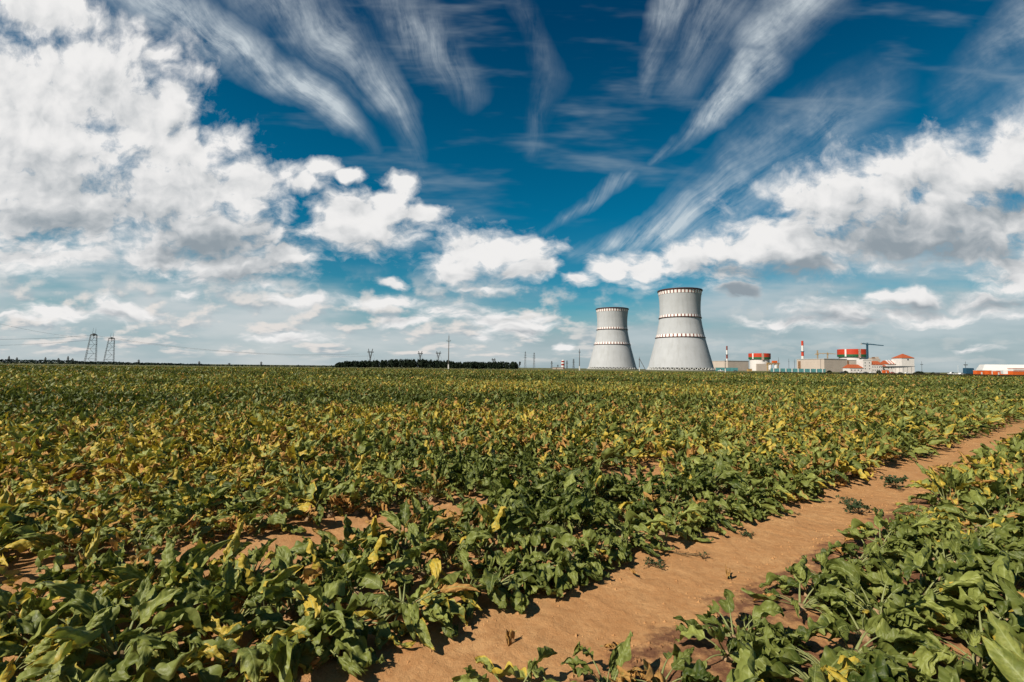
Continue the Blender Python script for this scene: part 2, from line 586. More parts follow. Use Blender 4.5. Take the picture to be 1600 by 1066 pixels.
def ground_mat(name, track=False):
    m = bpy.data.materials.new(name)
    m.use_nodes = True
    nt = m.node_tree
    nt.nodes.clear()
    b = NB(nt)
    out = b.new('ShaderNodeOutputMaterial')
    p = b.new('ShaderNodeBsdfPrincipled')
    nt.links.new(p.outputs[0], out.inputs[0])
    pos = b.new('ShaderNodeNewGeometry').outputs['Position']
    d = b.v('DOT_PRODUCT', pos, (NRM[0], NRM[1], 0))
    al = b.v('DOT_PRODUCT', pos, (U[0], U[1], 0))
    n1 = b.noise(pos, 2.3, 6.0, 0.6)
    n2 = b.noise(pos, 19.0, 6.0, 0.65)
    n3 = b.noise(pos, 95.0, 4.0, 0.65)
    str_ = b.noise(b.xyz(b.m('MULTIPLY', d, 4.5), b.m('MULTIPLY', al, 1.6), 0.0), 1.6, 7.0, 0.68)
    sand = b.mix(b.step(n1, 0.3, 0.7), (.325, .168, .069), (.39, .222, .098))
    sand = b.mix(b.step(n2, 0.35, 0.68, 0, 0.55), sand, (.265, .122, .044))
    sand = b.mix(b.step(str_, 0.55, 0.75, 0, 0.35), sand, (.44, .25, .115))
    crumbs = b.step(n3, 0.60, 0.70)
    sand = b.mix(b.m('MULTIPLY', crumbs, 0.45), sand, (.15, .07, .033))
    # damp reddish loam with rotted leaf bits along the right hand side of the track
    wet = b.m('ADD', b.m('MULTIPLY', b.step(d, LANE - LANE_W * 0.35, LANE - LANE_W * 1.15), 0.62), b.m('MULTIPLY', b.m('SUBTRACT', b.noise(pos, 3.6, 6.0, 0.68), 0.5), 2.4))
    wet = b.m('MULTIPLY', b.step(wet, 0.30, 0.75), b.step(d, LANE + 0.12, LANE - 0.1))
    wet = b.m('MULTIPLY', wet, b.step(n2, 0.25, 0.55, 0.5, 1.0))
    sand = b.mix(b.m('MULTIPLY', wet, 0.85), sand, (.080, .032, .020))
    dist = b.v('LENGTH', pos)
    grass = b.mix(b.step(b.noise(pos, 0.08, 6.0, 0.6), 0.35, 0.65), (.045, .062, .020), (.12, .105, .040))
    far = b.step(dist, FIELD_END - 5, FIELD_END + 5)
    # leaf litter and low leaves cover the soil farther out
    litter = b.mix(b.step(n2, 0.4, 0.6), (.05, .065, .018), (.12, .10, .03))
    sand = b.mix(b.step(dist, 16, 45, 0, 0.8), sand, litter)
    col = b.mix(far, sand, grass)
    nt.links.new(col, p.inputs['Base Color'])
    p.inputs['Roughness'].default_value = 0.92
    p.inputs['Specular IOR Level'].default_value = 0.15
    bp = b.new('ShaderNodeBump')
    bp.inputs['Strength'].default_value = 0.8
    bp.inputs['Distance'].default_value = 0.016
    hh = b.m('ADD', b.m('MULTIPLY', n2, 0.9), b.m('MULTIPLY', n3, 0.35))
    nt.links.new(hh, bp.inputs['Height'])
    nt.links.new(bp.outputs[0], p.inputs['Normal'])
    return m


def build_ground():
    M_soil = ground_mat('field_soil')
    # polar sheet: fine in front of the camera and near it, reaching the horizon
    fine = np.arange(-62, 62.01, 0.3)
    coarse = np.concatenate([np.arange(66, 294, 6.0)])
    az = np.radians(np.concatenate([fine, coarse]))
    r = [0.4]
    while r[-1] < 14:
        r.append(r[-1] * 1.0062 + 0.002)
    while r[-1] < 30000:
        r.append(r[-1] * 1.05)
    r = np.array(r)
    A, RR = np.meshgrid(az, r)
    x, y = RR * np.sin(A), RR * np.cos(A)
    z = ground_h(x, y)
    na, nr = len(az), len(r)
    V = np.stack([x, y, z], -1).reshape(-1, 3)
    V = np.vstack([V, [[0, 0, 0]]])
    i, j = np.meshgrid(np.arange(nr - 1), np.arange(na), indexing='ij')
    j2 = (j + 1) % na
    Fq = np.stack([i * na + j, i * na + j2, (i + 1) * na + j2, (i + 1) * na + j], -1).reshape(-1, 4)[:, ::-1]
    cap = np.array([[k, (k + 1) % na, nr * na, nr * na] for k in range(na)])
    o = mesh_np('ground', V, Fq, [M_soil])
    tag(o, 'sandy brown field soil running out to a grassy horizon', 'ground', kind='structure')
    # the bare wheel track: its own strip, a few millimetres above the soil
    t = np.concatenate([np.arange(-3, 10, 0.02), np.arange(10, 70, 0.08)])
    s = np.linspace(-1.25, 1.25, 61)
    S, T = np.meshgrid(s, t)
    edge = 0.10 * (fbm(T * 2.2, S * 0 + 3, 3, 31) - 0.5)
    dd = LANE + S * LANE_W + edge
    x = T * U[0] + dd * NRM[0]
    y = T * U[1] + dd * NRM[1]
    lug = 0.0022 * np.sin(T * 2 * math.pi / 0.16 + np.abs(S) * 3.0) * np.clip(fbm(T * 0.7, S, 2, 44) * 3 - 1.45, 0, 1) * np.clip(1 - np.abs(S), 0, 1)
    z = ground_h(x, y) + 0.006 + lug + np.where(np.abs(S) > 1.0, -0.016 * (np.abs(S) - 1.0) / 0.25, 0)
    V = np.stack([x, y, z], -1).reshape(-1, 3)
    ns, ntt = len(s), len(t)
    i, j = np.meshgrid(np.arange(ntt - 1), np.arange(ns - 1), indexing='ij')
    Fq = np.stack([i * ns + j, i * ns + j + 1, (i + 1) * ns + j + 1, (i + 1) * ns + j], -1).reshape(-1, 4)
    e1 = V[Fq[0, 1]] - V[Fq[0, 0]]
    e2 = V[Fq[0, 3]] - V[Fq[0, 0]]
    if np.cross(e1, e2)[2] < 0:
        Fq = Fq[:, ::-1]
    o = mesh_np('dirt_track', V, Fq, [M_soil])
    tag(o, 'bare sandy wheel track running diagonally between the beet rows', 'track', kind='structure')


build_ground()

# ---------------------------------------------------------------- materials of the far structures
def lift_lines(b, tc, col):
    z = b.sep(tc)[2]
    ln = b.m('PINGPONG', z, 1.5)
    col = b.mix(b.step(ln, 0.0, 0.25, 0.10, 0.0), col, (.22, .23, .23))
    st = b.noise(b.v('MULTIPLY', tc, (0.16, 0.16, 0.006)), 1.0, 5.0, 0.6)
    return b.mix(b.step(st, 0.45, 0.75, 0.0, 0.5), col, (.25, .25, .245))


def panel_lines(b, tc, col):
    x, y, z = b.sep(tc)
    a = b.m('PINGPONG', z, 3.0)
    c = b.m('PINGPONG', b.m('ADD', x, y), 4.0)
    col = b.mix(b.step(a, 0.0, 0.25, 0.22, 0.0), col, (.25, .2, .17))
    return b.mix(b.step(c, 0.0, 0.25, 0.18, 0.0), col, (.25, .2, .17))


M = {
    'concrete': mat('tower_concrete', (.42, .43, .445), 0.85, 0.2, var=.05, scale=.05, fn=lift_lines),
    'white': mat('white_paint', (.66, .64, .62), 0.6, 0.3, var=.05, scale=.8),
    'checkwhite': mat('marking_white', (.82, .78, .75), 0.6, 0.3, var=.04),
    'checkred': mat('marking_red', (.20, .050, .035), 0.6, 0.3, var=.1),
    'rim': mat('rim_paint', (.060, .022, .020), 0.6, 0.3, var=.1),
    'dark': mat('dark_opening', (.02, .02, .02), 0.9, 0.1),
    'column': mat('column_concrete', (.42, .42, .40), 0.8, 0.2, var=.08),
    'pink': mat('pale_cladding', (.50, .42, .355), 0.65, 0.3, var=.05, scale=.06, fn=panel_lines),
    'beige': mat('beige_and_shaded_cladding', (.46, .39, .33), 0.65, 0.3, var=.05, scale=.06, fn=panel_lines),  # beige blocks; also the darker shaded-side copy of the halls' pale cladding
    'brown': mat('brown_panel', (.22, .12, .06), 0.7, 0.3, var=.4, scale=.5),
    'red': mat('red_band', (.50, .040, .010), 0.5, 0.4, var=.06, scale=.2),
    'green': mat('green_band', (.012, .10, .035), 0.5, 0.4, var=.08, scale=.2),
    'roofgrey': mat('grey_roof', (.40, .40, .40), 0.8, 0.2, var=.1, scale=.2),
    'tile': mat('orange_roof', (.35, .085, .032), 0.75, 0.2, var=.15, scale=1.0),
    'render': mat('white_render', (.66, .62, .59), 0.8, 0.2, var=.05, scale=.3),
    'glass': mat('window_glass', (.04, .05, .06), 0.15, 0.5, var=.2),
    'steel': mat('galvanised_steel', (.14, .15, .16), 0.5, 0.4, metal=.4, var=.2, scale=.5),
    'bluesteel': mat('crane_blue', (.03, .09, .14), 0.5, 0.4, var=.15),
    'yellow': mat('crane_yellow', (.45, .28, .10), 0.5, 0.4, var=.15),
    'orange': mat('orange_paint', (.62, .11, .015), 0.5, 0.4, var=.1),
    'teal': mat('teal_sheet', (.09, .26, .27), 0.55, 0.4, var=.2, scale=.4),
    'pole': mat('pole_concrete', (.12, .11, .10), 0.8, 0.2, var=.25, scale=2, streak=True),
    'polebase': mat('pole_whitewash', (.68, .66, .62), 0.8, 0.2, var=.12, scale=4),
    'tarp': mat('blue_tarpaulin', (.015, .065, .115), 0.55, 0.4, var=.15, scale=.8, bump=.05),
    'tyre': mat('tyre_rubber', (.02, .02, .02), 0.9, 0.2),
    'carwhite': mat('car_white', (.75, .75, .75), 0.3, 0.5, var=.03),
    'cardark': mat('car_grey', (.07, .08, .09), 0.3, 0.5, var=.05),
    'carred': mat('car_red', (.30, .03, .02), 0.3, 0.5, var=.05),
    'bark': mat('bark', (.06, .05, .04), 0.9, 0.1, var=.3, scale=3),
    'darkleaf': mat('wood_foliage', (.016, .026, .014), 0.8, 0.1, var=.5, scale=.35),
    'hedge': mat('hedge_foliage', (.020, .030, .016), 0.8, 0.1, var=.4, scale=2),
    'dryweed': mat('dry_weed', (.050, .046, .020), 0.85, 0.1, var=.5, scale=.3),
    'farwood': mat('far_wood_foliage', (.020, .034, .026), 0.9, 0.1, var=.4, scale=.05),
    'wire': mat('cable_metal', (.16, .17, .18), 0.5, 0.4, metal=.3),
}


# ---------------------------------------------------------------- cooling towers
def cooling_tower(px, Y, top_py, label):
    t = thing('cooling_tower', (xat(px, Y), Y, 0), label, 'cooling tower', 'cooling towers of the power station')
    H = zat(px, top_py, Y)
    k = H / 160.0 * .94
    prof = [(.032, 67.0), (.12, 63.2), (.20, 59.6), (.28, 56.1), (.36, 52.6), (.43, 49.8), (.50, 47.3), (.57, 45.0), (.64, 43.3), (.71, 42.4),
            (.78, 42.1), (.85, 42.4), (.92, 43.4), (.97, 44.4), (1.0, 45.1)]

    def rad(f):
        for (f0, r0), (f1, r1) in zip(prof, prof[1:]):
            if f <= f1:
                return r0 + (r1 - r0) * (f - f0) / (f1 - f0)
        return prof[-1][1]
    fs = np.linspace(.032, 1.0, 56)
    outer = [(rad(f) * k, f * H) for f in fs]
    inner = [((rad(f) - 1.2) * k, f * H) for f in fs[::-1]]
    MB().lathe(outer + inner + [outer[0]], 128).build('shell', M['concrete'], t, smooth=True)
    # rim gallery at the lip
    r1 = rad(1.0) * k
    MB().lathe([(r1 - 1.5, H + .01), (r1 + 1.5, H + .01), (r1 + 1.7, H + 1.5), (r1 + 1.5, H + 2.3), (r1 - 1.5, H + 2.3), (r1 - 1.5, H + .01)], 128).build('rim', M['rim'], t)
    for f0, f1 in ((.955, .992), (.663, .692), (.412, .446)):
        mb = MB()
        n = 38
        z0, z1 = f0 * H, f1 * H
        for q in range(n):
            for (a, bb, mi) in ((0, .66, 0), (.66, 1, 1)):
                a0, a1 = 2 * math.pi * (q + a) / n, 2 * math.pi * (q + bb) / n
                mb.lathe([(rad(f0) * k + .35, z0), (rad(f1) * k + .35, z1)], 3, a0, a1, mi)
        band = mb.build('marking_band', [M['checkwhite'], M['checkred']], t)
        if f1 < .9:
            r0 = rad(f0) * k
            MB().lathe([(r0 + .2, z0 - 1.3), (r0 + 1.5, z0 - 1.3), (r0 + 1.5, z0 - .02), (r0 + .2, z0 - .02)], 96).build('walkway', M['rim'], t)
    # ring of slanted legs with the dark air intake behind
    mb = MB()
    n = 44
    zt = .032 * H
    for q in range(n):
        a = 2 * math.pi * q / n
        for da in (-1, 1):
            a2 = a + da * math.pi / n
            mb.beam((69.0 * k * math.cos(a), 69.0 * k * math.sin(a), 0), (66.0 * k * math.cos(a2), 66.0 * k * math.sin(a2), zt + .4), 1.5)
    mb.build('column_ring', M['column'], t)
    MB().lathe([(61 * k, 0), (61 * k, zt - .2), (20, zt - .2)], 64).build('intake_shade_wall', M['dark'], t)  # near-black cylinder standing in for the shade inside the air intake
    MB().lathe([(72 * k, -.2), (72 * k, 1.3), (70.5 * k, 1.3), (70.5 * k, -.2)], 64).build('basin', M['column'], t)
    return t


cooling_tower(1063, 990, 456.3, 'nearer and taller of the two pale grey cooling towers, with checkered red and white bands')
cooling_tower(956.5, 1300, 484.3, 'smaller looking, farther left cooling tower, pale grey with three checkered bands')


# ---------------------------------------------------------------- reactor drums
def zigzag(b, tc, col):
    x, y, z = b.sep(tc)
    u = b.m('PINGPONG', b.m('MULTIPLY', z, .5), 1.0)
    w = b.m('PINGPONG', b.m('ADD', b.m('MULTIPLY', x, .35), b.m('MULTIPLY', y, .1)), 1.0)
    return b.mix(b.step(b.m('ABSOLUTE', b.m('SUBTRACT', u, w)), .25, .35), (.12, .03, .02), (.50, .42, .34))


M['ornament'] = mat('ornament_strip', (.3, .1, .06), .6, fn=zigzag)


def reactor(px, Y, half, y_top, y_mid, y_low, stripe, orn, label):
    s = Y / F
    t = thing('reactor_building', (xat(px, Y), Y, 0), label, 'reactor building', 'reactor buildings with red and green drums')
    azc = math.atan2(t.location.x, Y)
    DD = math.hypot(t.location.x, Y)
    aa = lambda p: math.atan((p - 800) / F)
    r = DD * math.sin((aa(px + half) - aa(px - half)) / 2)
    z3, z2, z1 = zat(px, y_top, Y), zat(px, y_mid, Y), zat(px, y_low, Y)
    MB().lathe([(r * .90, 0), (r * .90, z1)], 64).build('wall', M['render'], t, smooth=True)
    MB().lathe([(r * .90, z1 + .02), (r, z1 + .02), (r, z2)], 64).build('green_band', M['green'], t, smooth=False)
    MB().lathe([(r, z2 + .02), (r, z3), (r - 1, z3)], 64).build('red_band', M['red'], t)
    MB().lathe([(r - 1.02, z3 - .5), (r * .8, z3 + r * .015), (r * .4, z3 + r * .03), (.01, z3 + r * .035)], 48).build('roof', M['roofgrey'], t, smooth=True)
    for nm, (p0, p1), m in (('white_stripe', stripe, M['white']), ('ornament_strip', orn, M['ornament'])):
        a0, a1 = (math.asin(max(-.99, min(.99, DD * math.tan(aa(p) - azc) / r))) - math.pi / 2 - azc for p in (p0, p1))
        zb = z1 + .1 if nm == 'white_stripe' else z1 - 4
        MB().lathe([(r + .4, zb), (r + .4, z3 - .1)], 4, a0, a1).build(nm, m, t)
    return t


t = reactor(1187, 1750, 17.6, 552.6, 558.4, 561.4, (1175.8, 1177.8), (1190.3, 1193.8), 'drum shaped reactor building with red and green band, left one, near the cooling tower')
s = 1750 / F
MB().box(-13.5 * s, 4.5 * s, -19 * s, -15.5 * s, 0, 25).build('annex', M['beige'], t)
t = reactor(1332.4, 1480, 24.2, 546.2, 554.3, 557.8, (1320.6, 1323.2), (1341.5, 1345.4), 'larger drum reactor building with red and green band, right one, beside the blue crane')
s = 1480 / F
MB().box(-6 * s, 22 * s, -28 * s, -24 * s, 0, 27).build('annex', M['beige'], t)
MB().box(9 * s, 21 * s, -24 * s, -21.8 * s, 27.02, 43).build('stair_block', M['pink'], t)


# ---------------------------------------------------------------- striped chimneys
def chimney(px, Y, y_top, w, bands, m_red, label):
    t = thing('striped_chimney', (xat(px, Y), Y, 0), label, 'chimney', 'red and white striped vent stacks')
    s = Y / F
    H = zat(px, y_top, Y)
    r0, r1 = w * s * .62, w * s * .42

    def rr(z):
        return r0 + (r1 - r0) * z / H
    zb = [zat(px, y, Y) for y in bands]
    MB().lathe([(rr(0), 0), (rr(zb[-1]), zb[-1])], 20).build('shaft', M['white'], t, smooth=True)
    for i in range(len(zb) - 1, 0, -1):
        lo, hi = zb[i], zb[i - 1]
        red = i % 2 == 1
        MB().lathe([(rr(lo), lo), (rr(hi), hi)] + ([(.01, hi + 1)] if i == 1 else []), 20).build('red_band' if red else 'white_band', m_red if red else M['white'], t, smooth=False)
    MB().lathe([(rr(zb[2]) + .2, zb[2] - .4), (rr(zb[2]) + 2.2, zb[2] - .4), (rr(zb[2]) + 2.2, zb[2] + .8), (rr(zb[2]) + .2, zb[2] + .8)], 20).build('platform', M['steel'], t)


chimney(1254.6, 1700, 533.0, 3.7, (533.0, 540.2, 549.3, 556.5), M['red'], 'red and white striped chimney rising behind the corner of the long pale hall')
chimney(1136.2, 1900, 541.0, 2.6, (541.0, 547.3, 554.3, 560.5), M['checkred'], 'slim dark red and white chimney just right of the big cooling tower')


# ---------------------------------------------------------------- big halls seen corner-on
def corner_hall(px_c, Y, px_l, px_r, y_top, m_l, m_r, label, name, a_deg=35):
    """Box whose nearest upright edge is at px_c; its left face ends at px_l, its right face at px_r."""
    H = zat(px_c, y_top, Y)
    cx = xat(px_c, Y)
    a = R(a_deg)
    xl, xr = xat(px_l, Y) / Y, xat(px_r, Y) / Y
    L1 = (cx - xl * Y) / (math.cos(a) + xl * math.sin(a))
    L2 = (xr * Y - cx) / (math.sin(a) - xr * math.cos(a)) if math.sin(a) > xr * math.cos(a) else 60
    t = thing(name, (cx, Y, 0), label, 'industrial building', rz=0)
    dl = Vector((-math.cos(a), math.sin(a), 0))
    dr = Vector((math.sin(a), math.cos(a), 0))
    p0, p1, p2 = Vector((0, 0, 0)), dl * L1, dr * L2
    p3 = p1 + p2
    up = Vector((0, 0, H))
    MB().add([p0, p1, p1 + up, p0 + up], [(0, 3, 2, 1)]).build('left_wall', m_l, t)
    MB().add([p0, p2, p2 + up, p0 + up, p3, p3 + up, p1, p1 + up], [(0, 1, 2, 3), (1, 4, 5, 2), (4, 6, 7, 5)]).build('wall', m_r, t)  # right face gets a darker cladding copy: its shade is put into the colour
    e = .8
    q = [p0 - dl * e - dr * e, p1 + dl * e - dr * e, p3 + dl * e + dr * e, p2 - dl * e + dr * e]
    MB().add([x + up for x in q] + [x + up + Vector((0, 0, 1.6)) for x in q],
             [(3, 2, 1, 0), (4, 5, 6, 7), (0, 1, 5, 4), (1, 2, 6, 5), (2, 3, 7, 6), (3, 0, 4, 7)][:]).build('roof', M['roofgrey'], t)
    return t, dl, dr, L1, L2, H


t, dl, dr, L1, L2, H = corner_hall(1137.4, 1500, 1112.6, 1170, 564.2, M['pink'], M['beige'], 'pale windowless hall partly hidden behind the big cooling tower', 'turbine_hall', 77)
t, dl, dr, L1, L2, H = corner_hall(1288.2, 1250, 1245.2, 1323.6, 561.2, M['pink'], M['beige'], 'long pale pink hall with a brown panel near its left end', 'turbine_hall', 77)
mb = MB()
n_ = dl.cross(Vector((0, 0, 1)))
n_ = n_ if n_.dot(Vector((0, -1, 0))) > 0 else -n_
pa, pb = dl * (L1 * .85) + n_ * .3, dl * (L1 * .95) + n_ * .3
mb.add([pa + Vector((0, 0, 6)), pb + Vector((0, 0, 6)), pb + Vector((0, 0, H * .86)), pa + Vector((0, 0, H * .86))], [(0, 1, 2, 3)]).build('brown_panel', M['brown'], t)
mb = MB()
q = dl * (L1 * .12) + n_ * .5
mb.tube([q + Vector((0, 0, H)), q + Vector((0, 0, 9)), q + dl * 9 + n_ * .2 + Vector((0, 0, 1))], .35, 6).build('drainpipe', M['steel'], t)
t = thing('auxiliary_building', (xat(1337, 1330), 1330, 0), 'plain beige block between the long hall and the white office complex', 'industrial building')
s = 1330 / F
Hh = zat(1337, 563.2, 1330)
MB().box(-13 * s, 14 * s, 0, 40, 0, Hh).build('wall', M['beige'], t)
MB().box(-13.3 * s, 14.3 * s, -.6, 40.6, Hh + .01, Hh + 1.2).build('roof', M['roofgrey'], t)
MB().box(-13 * s, -10.8 * s, -.9, -.05, 3, Hh - .5).build('brown_panel', M['brown'], t)


# ---------------------------------------------------------------- cranes
def lattice(mb, p, q, w0, w1, n, bar):
    """Square lattice mast from p to q."""
    p, q = Vector(p), Vector(q)
    d = (q - p).normalized()
    a = d.cross(Vector((0, 1, 0)) if abs(d.y) < .9 else Vector((0, 0, 1))).normalized()
    c = d.cross(a)
    rings = []
    for i in range(n + 1):
        f = i / n
        w = (w0 + (w1 - w0) * f) / 2
        o = p.lerp(q, f)
        rings.append([o + a * x * w + c * y * w for x, y in ((-1, -1), (1, -1), (1, 1), (-1, 1))])
    for k in range(4):
        mb.beam(rings[0][k], rings[-1][k], bar)
    for i in range(n):
        for k in range(4):
            k2 = (k + 1) % 4
            if i % 2 == 0:
                mb.beam(rings[i][k], rings[i + 1][k2], bar * .7)
            else:
                mb.beam(rings[i][k2], rings[i + 1][k], bar * .7)
            mb.beam(rings[i + 1][k], rings[i + 1][k2], bar * .6)
    return mb


def tower_crane(px, Y, y_mast, jib_px, counter_px, y_j0, y_j1, m, label, bar):
    s = Y / F
    t = thing('tower_crane', (xat(px, Y), Y, 0), label, 'crane', 'tower cranes on the site')
    H = zat(px, y_mast, Y)
    lattice(MB(), (0, 0, 0), (0, 0, H), 3.2, 2.6, 14, bar).build('mast', m, t)
    x1, x2 = (jib_px - px) * s, (counter_px - px) * s
    z0, z1 = zat(counter_px, y_j0, Y), zat(jib_px, y_j1, Y)
    zc = z0 + (z1 - z0) * (-x2) / (x1 - x2)
    lattice(MB(), (0, 0, zc), (x1, -6, z1), 2.0, 1.2, 16, bar * .9).build('jib', m, t)
    lattice(MB(), (0, 0, zc), (x2, 2, z0), 2.2, 1.8, 5, bar * .9).build('counter_jib', m, t)
    MB().box(x2 - 1.5, x2 + 2.5, .4, 3.4, z0 - 3.5, z0 + .3).build('counterweight', M['column'], t)
    MB().box(-1.8, 1.8, -3.4, -1.4, zc - 3.6, zc - .4).build('cab', m, t)
    mb = MB()
    mb.beam((0, 0, zc), (0, 0, zc + 5), .8)
    mb.beam((0, 0, zc + 5), (x1 * .6, -3.6, zc + (z1 - zc) * .6 + .8), .25)
    mb.beam((0, 0, zc + 5), (x2 * .9, 1.8, z0 + .8), .25)
    mb.build('tie', m, t)


tower_crane(1356.2, 1400, 536.8, 1379, 1347.6, 536.8, 540.3, M['bluesteel'], 'dark blue tower crane standing right beside the larger reactor drum', 1.15)
tower_crane(1278, 1600, 547.5, 1286.5, 1275.0, 553.5, 552.2, M['yellow'], 'yellowish tower crane nearest the striped chimney, above the long hall', .42)
tower_crane(1293.6, 1620, 551.5, 1306.0, 1287.2, 552.3, 553.4, M['yellow'], 'yellowish tower crane with level jib, between the other tan crane and the reactor drum', .42)

# gantry with orange girders beside the left reactor
Y = 1350
s = Y / F
t = thing('gantry_crane', (xat(1208, Y), Y, 0), 'rusty orange gantry with white silo legs right of the left reactor', 'gantry crane')
z = zat(1208, 568.3, Y)
for x in (-9, -3, 3, 8):
    MB().beam((x * s, 0, 0), (x * s, 0, z), 1.8).build('leg', M['yellow'], t)
lattice(MB(), (-10 * s, 0, z), (10 * s, 0, z), 4.0, 4.0, 10, .9).build('girder', M['yellow'], t)
MB().box(-1 * s, 6 * s, -3, 3, z + 2.2, z + 8).build('trolley_house', M['orange'], t)
for i, (px, w) in enumerate(((1203.5, 2.2), (1212.5, 2.4))):
    t = thing('silo', (xat(px, Y - 30), Y - 30, 0), ('white silo under the left half of the orange gantry', 'white silo under the right half of the orange gantry')[i], 'silo', 'white silos under the gantry')
    ww = w * (Y - 30) / F
    h_ = zat(px, 570.2, Y - 30)
    MB().lathe([(ww * .55, 1.5), (ww, 4.5), (ww, h_ - 2)], 20).build('tank', M['white'], t, smooth=False)
    MB().lathe([(ww * 1.04, h_ - 2), (.05, h_)], 20).build('cone_roof', M['white'], t)
    for a in range(4):
        MB().beam((ww * .7 * math.cos(a * 1.57), ww * .7 * math.sin(a * 1.57), 0), (ww * .7 * math.cos(a * 1.57), ww * .7 * math.sin(a * 1.57), 3), .5).build('leg', M['steel'], t)

# thin lightning masts
for px, y_, lab in ((1216.8, 558.2, 'tall thin lightning mast just right of the orange gantry'), (1232.8, 560.0, 'thin lightning mast midway between gantry and striped chimney'),
                    (1241.8, 561.0, 'shortest thin lightning mast, close left of the long hall')):
    Y = 1200
    t = thing('lightning_mast', (xat(px, Y), Y, 0), lab, 'mast', 'thin masts near the gantry')
    H = zat(px, y_, Y)
    MB().tube([(0, 0, 0), (0, 0, H * .85), (0, 0, H)], [.55, .4, .15], 8).build('pole', M['steel'], t)
    MB().box(-1.3, 1.3, -.3, .3, H * .74, H * .76).build('crossbar', M['steel'], t)


# ---------------------------------------------------------------- teal fences
def teal_fence(px0, px1, Y, y_top, label, posts):
    s = Y / F
    t = thing('sheet_fence', (xat(px0, Y), Y, 0), label, 'fence')
    L = xat(px1, Y) - xat(px0, Y)
    H = zat((px0 + px1) / 2, y_top, Y)
    mb = MB()
    n = int(L / 1.0)
    for i in range(n):
        x0, x1 = L * i / n, L * (i + 1) / n
        mb.box(x0, x0 + (x1 - x0) * .55, -.05, .05, .15, H)
        mb.box(x0 + (x1 - x0) * .55, x1, -.0, .10, .15, H)
    mb.build('panel', M['teal'], t)
    for i in range(posts):
        x = L * (i + .5) / posts
        MB().box(x - .45, x + .45, -.5, -.06, 0, H + .1).build('post', M['polebase'], t)


teal_fence(1118, 1153, 620, 574.6, 'low teal sheet fence below the left pale hall', 0)
teal_fence(1204, 1290, 560, 576.2, 'long teal sheet fence with white posts below the long hall', 9)
t = thing('site_cabin', (xat(1171, 600), 600, 0), 'low orange brown cabin at the foot of the left reactor', 'cabin')
MB().box(-2.6, 2.6, -1.4, 1.4, .3, 3.2).build('wall', M['yellow'], t)
MB().box(-2.8, 2.8, -1.6, 1.6, 3.21, 3.45).build('roof', M['brown'], t)
MB().box(-.5, .5, -1.46, -1.41, .4, 2.4).build('door', M['brown'], t)


# ---------------------------------------------------------------- white office complex with orange roofs
def hip_roof(mb, x0, x1, y0, y1, z0, z1, inset):
    c = [(x0, y0, z0), (x1, y0, z0), (x1, y1, z0), (x0, y1, z0)]
    ym = (y0 + y1) / 2
    r0, r1 = (x0 + inset, ym, z1), (x1 - inset, ym, z1)
    if r1[0] <= r0[0]:
        a = ((x0 + x1) / 2, ym, z1)
        return mb.add(c + [a], [(0, 1, 4), (1, 2, 4), (2, 3, 4), (3, 0, 4), (3, 2, 1, 0)])
    return mb.add(c + [r0, r1], [(0, 1, 5, 4), (1, 2, 5), (2, 3, 4, 5), (3, 0, 4), (3, 2, 1, 0)])


YO = 640.0
so = YO / F


def office(name, px0, px1, depth, y_wall, y_roof, label, inset, cat='office building', y0=0.0, rows=(), roofm='tile', base_overhang=.6):
    Y = YO + y0
    s = Y / F
    cx = (px0 + px1) / 2
    t = thing(name, (xat(cx, Y), Y, 0), label, cat)
    w = (px1 - px0) * s / 2
    zw, zr = zat(cx, y_wall, Y), zat(cx, y_roof, Y)
    MB().box(-w, w, 0, depth, 0, zw).build('wall', M['render'], t)
    if roofm:
        hip_roof(MB(), -w - base_overhang, w + base_overhang, -base_overhang, depth + base_overhang, zw + .01, zr, inset * w).build('roof', M[roofm], t)
    for zf, n, ww, hh in rows:
        zc = zw * zf
        for i in range(n):
            x = -w + 2 * w * (i + .5) / n
            wn = MB().box(x - ww / 2, x + ww / 2, -.10, -.02, zc - hh / 2, zc + hh / 2).build('window', M['glass'], t)
            MB().box(x - ww / 2 - .12, x + ww / 2 + .12, -.22, -.11, zc - hh / 2 - .2, zc - hh / 2 - .02).build('sill', M['white'], wn)
    return t, w, zw, zr


office('office_wing', 1328.2, 1348.6, 14, 575.2, 569.6, 'low white wing with hipped orange roof, left end of the office complex', .25, rows=((.55, 4, 1.2, 1.5),))
t, w, zw, zr = office('stair_tower', 1348.7, 1362.2, 12, 563.4, 563, 'white rounded top stair block between two orange roofed wings', 0, roofm=None, rows=((.82, 2, 1.1, 1.3), (.58, 2, 1.1, 1.3), (.34, 2, 1.1, 1.3)))
MB().prism([(w * math.cos(a) * 1.02, zw + .01 + 1.5 * math.sin(a)) for a in np.linspace(0, math.pi, 13)], -.3, 12.3).build('vault_roof', M['render'], t)
office('office_wing', 1362.3, 1379.4, 13, 569.9, 564.2, 'white middle wing with hipped orange roof and two rows of windows', .3, rows=((.72, 5, 1.0, 1.4), (.34, 5, 1.0, 1.4)))
office('office_annex', 1379.5, 1388, 10, 574.2, 570.2, 'small low annex with brownish orange roof beside the middle wing', .5, y0=4, rows=((.5, 2, 1.2, 1.4),))
t, w, zw, zr = office('striped_roof_hall', 1387, 1410.6, 16, 569.3, 563.4, 'white hall with ribbed orange and white roof left of the tower', .12, y0=10, rows=((.6, 6, 1.2, 1.6),))
for i in range(5):
    x = -w + 2 * w * (i + .8) / 5.6
    MB().beam((x, -.9, zw + .4), (x + 1.0, 7.6, zr + .35), 1.0).build('roof_rib', M['render'], t)
t, w, zw, zr = office('clock_tower', 1409.6, 1429.2, 17, 559.6, 552.7, 'tall white square tower with pyramid orange roof, right end of the complex', 1.0, cat='tower', rows=((.9, 1, 2.2, 1.6),))
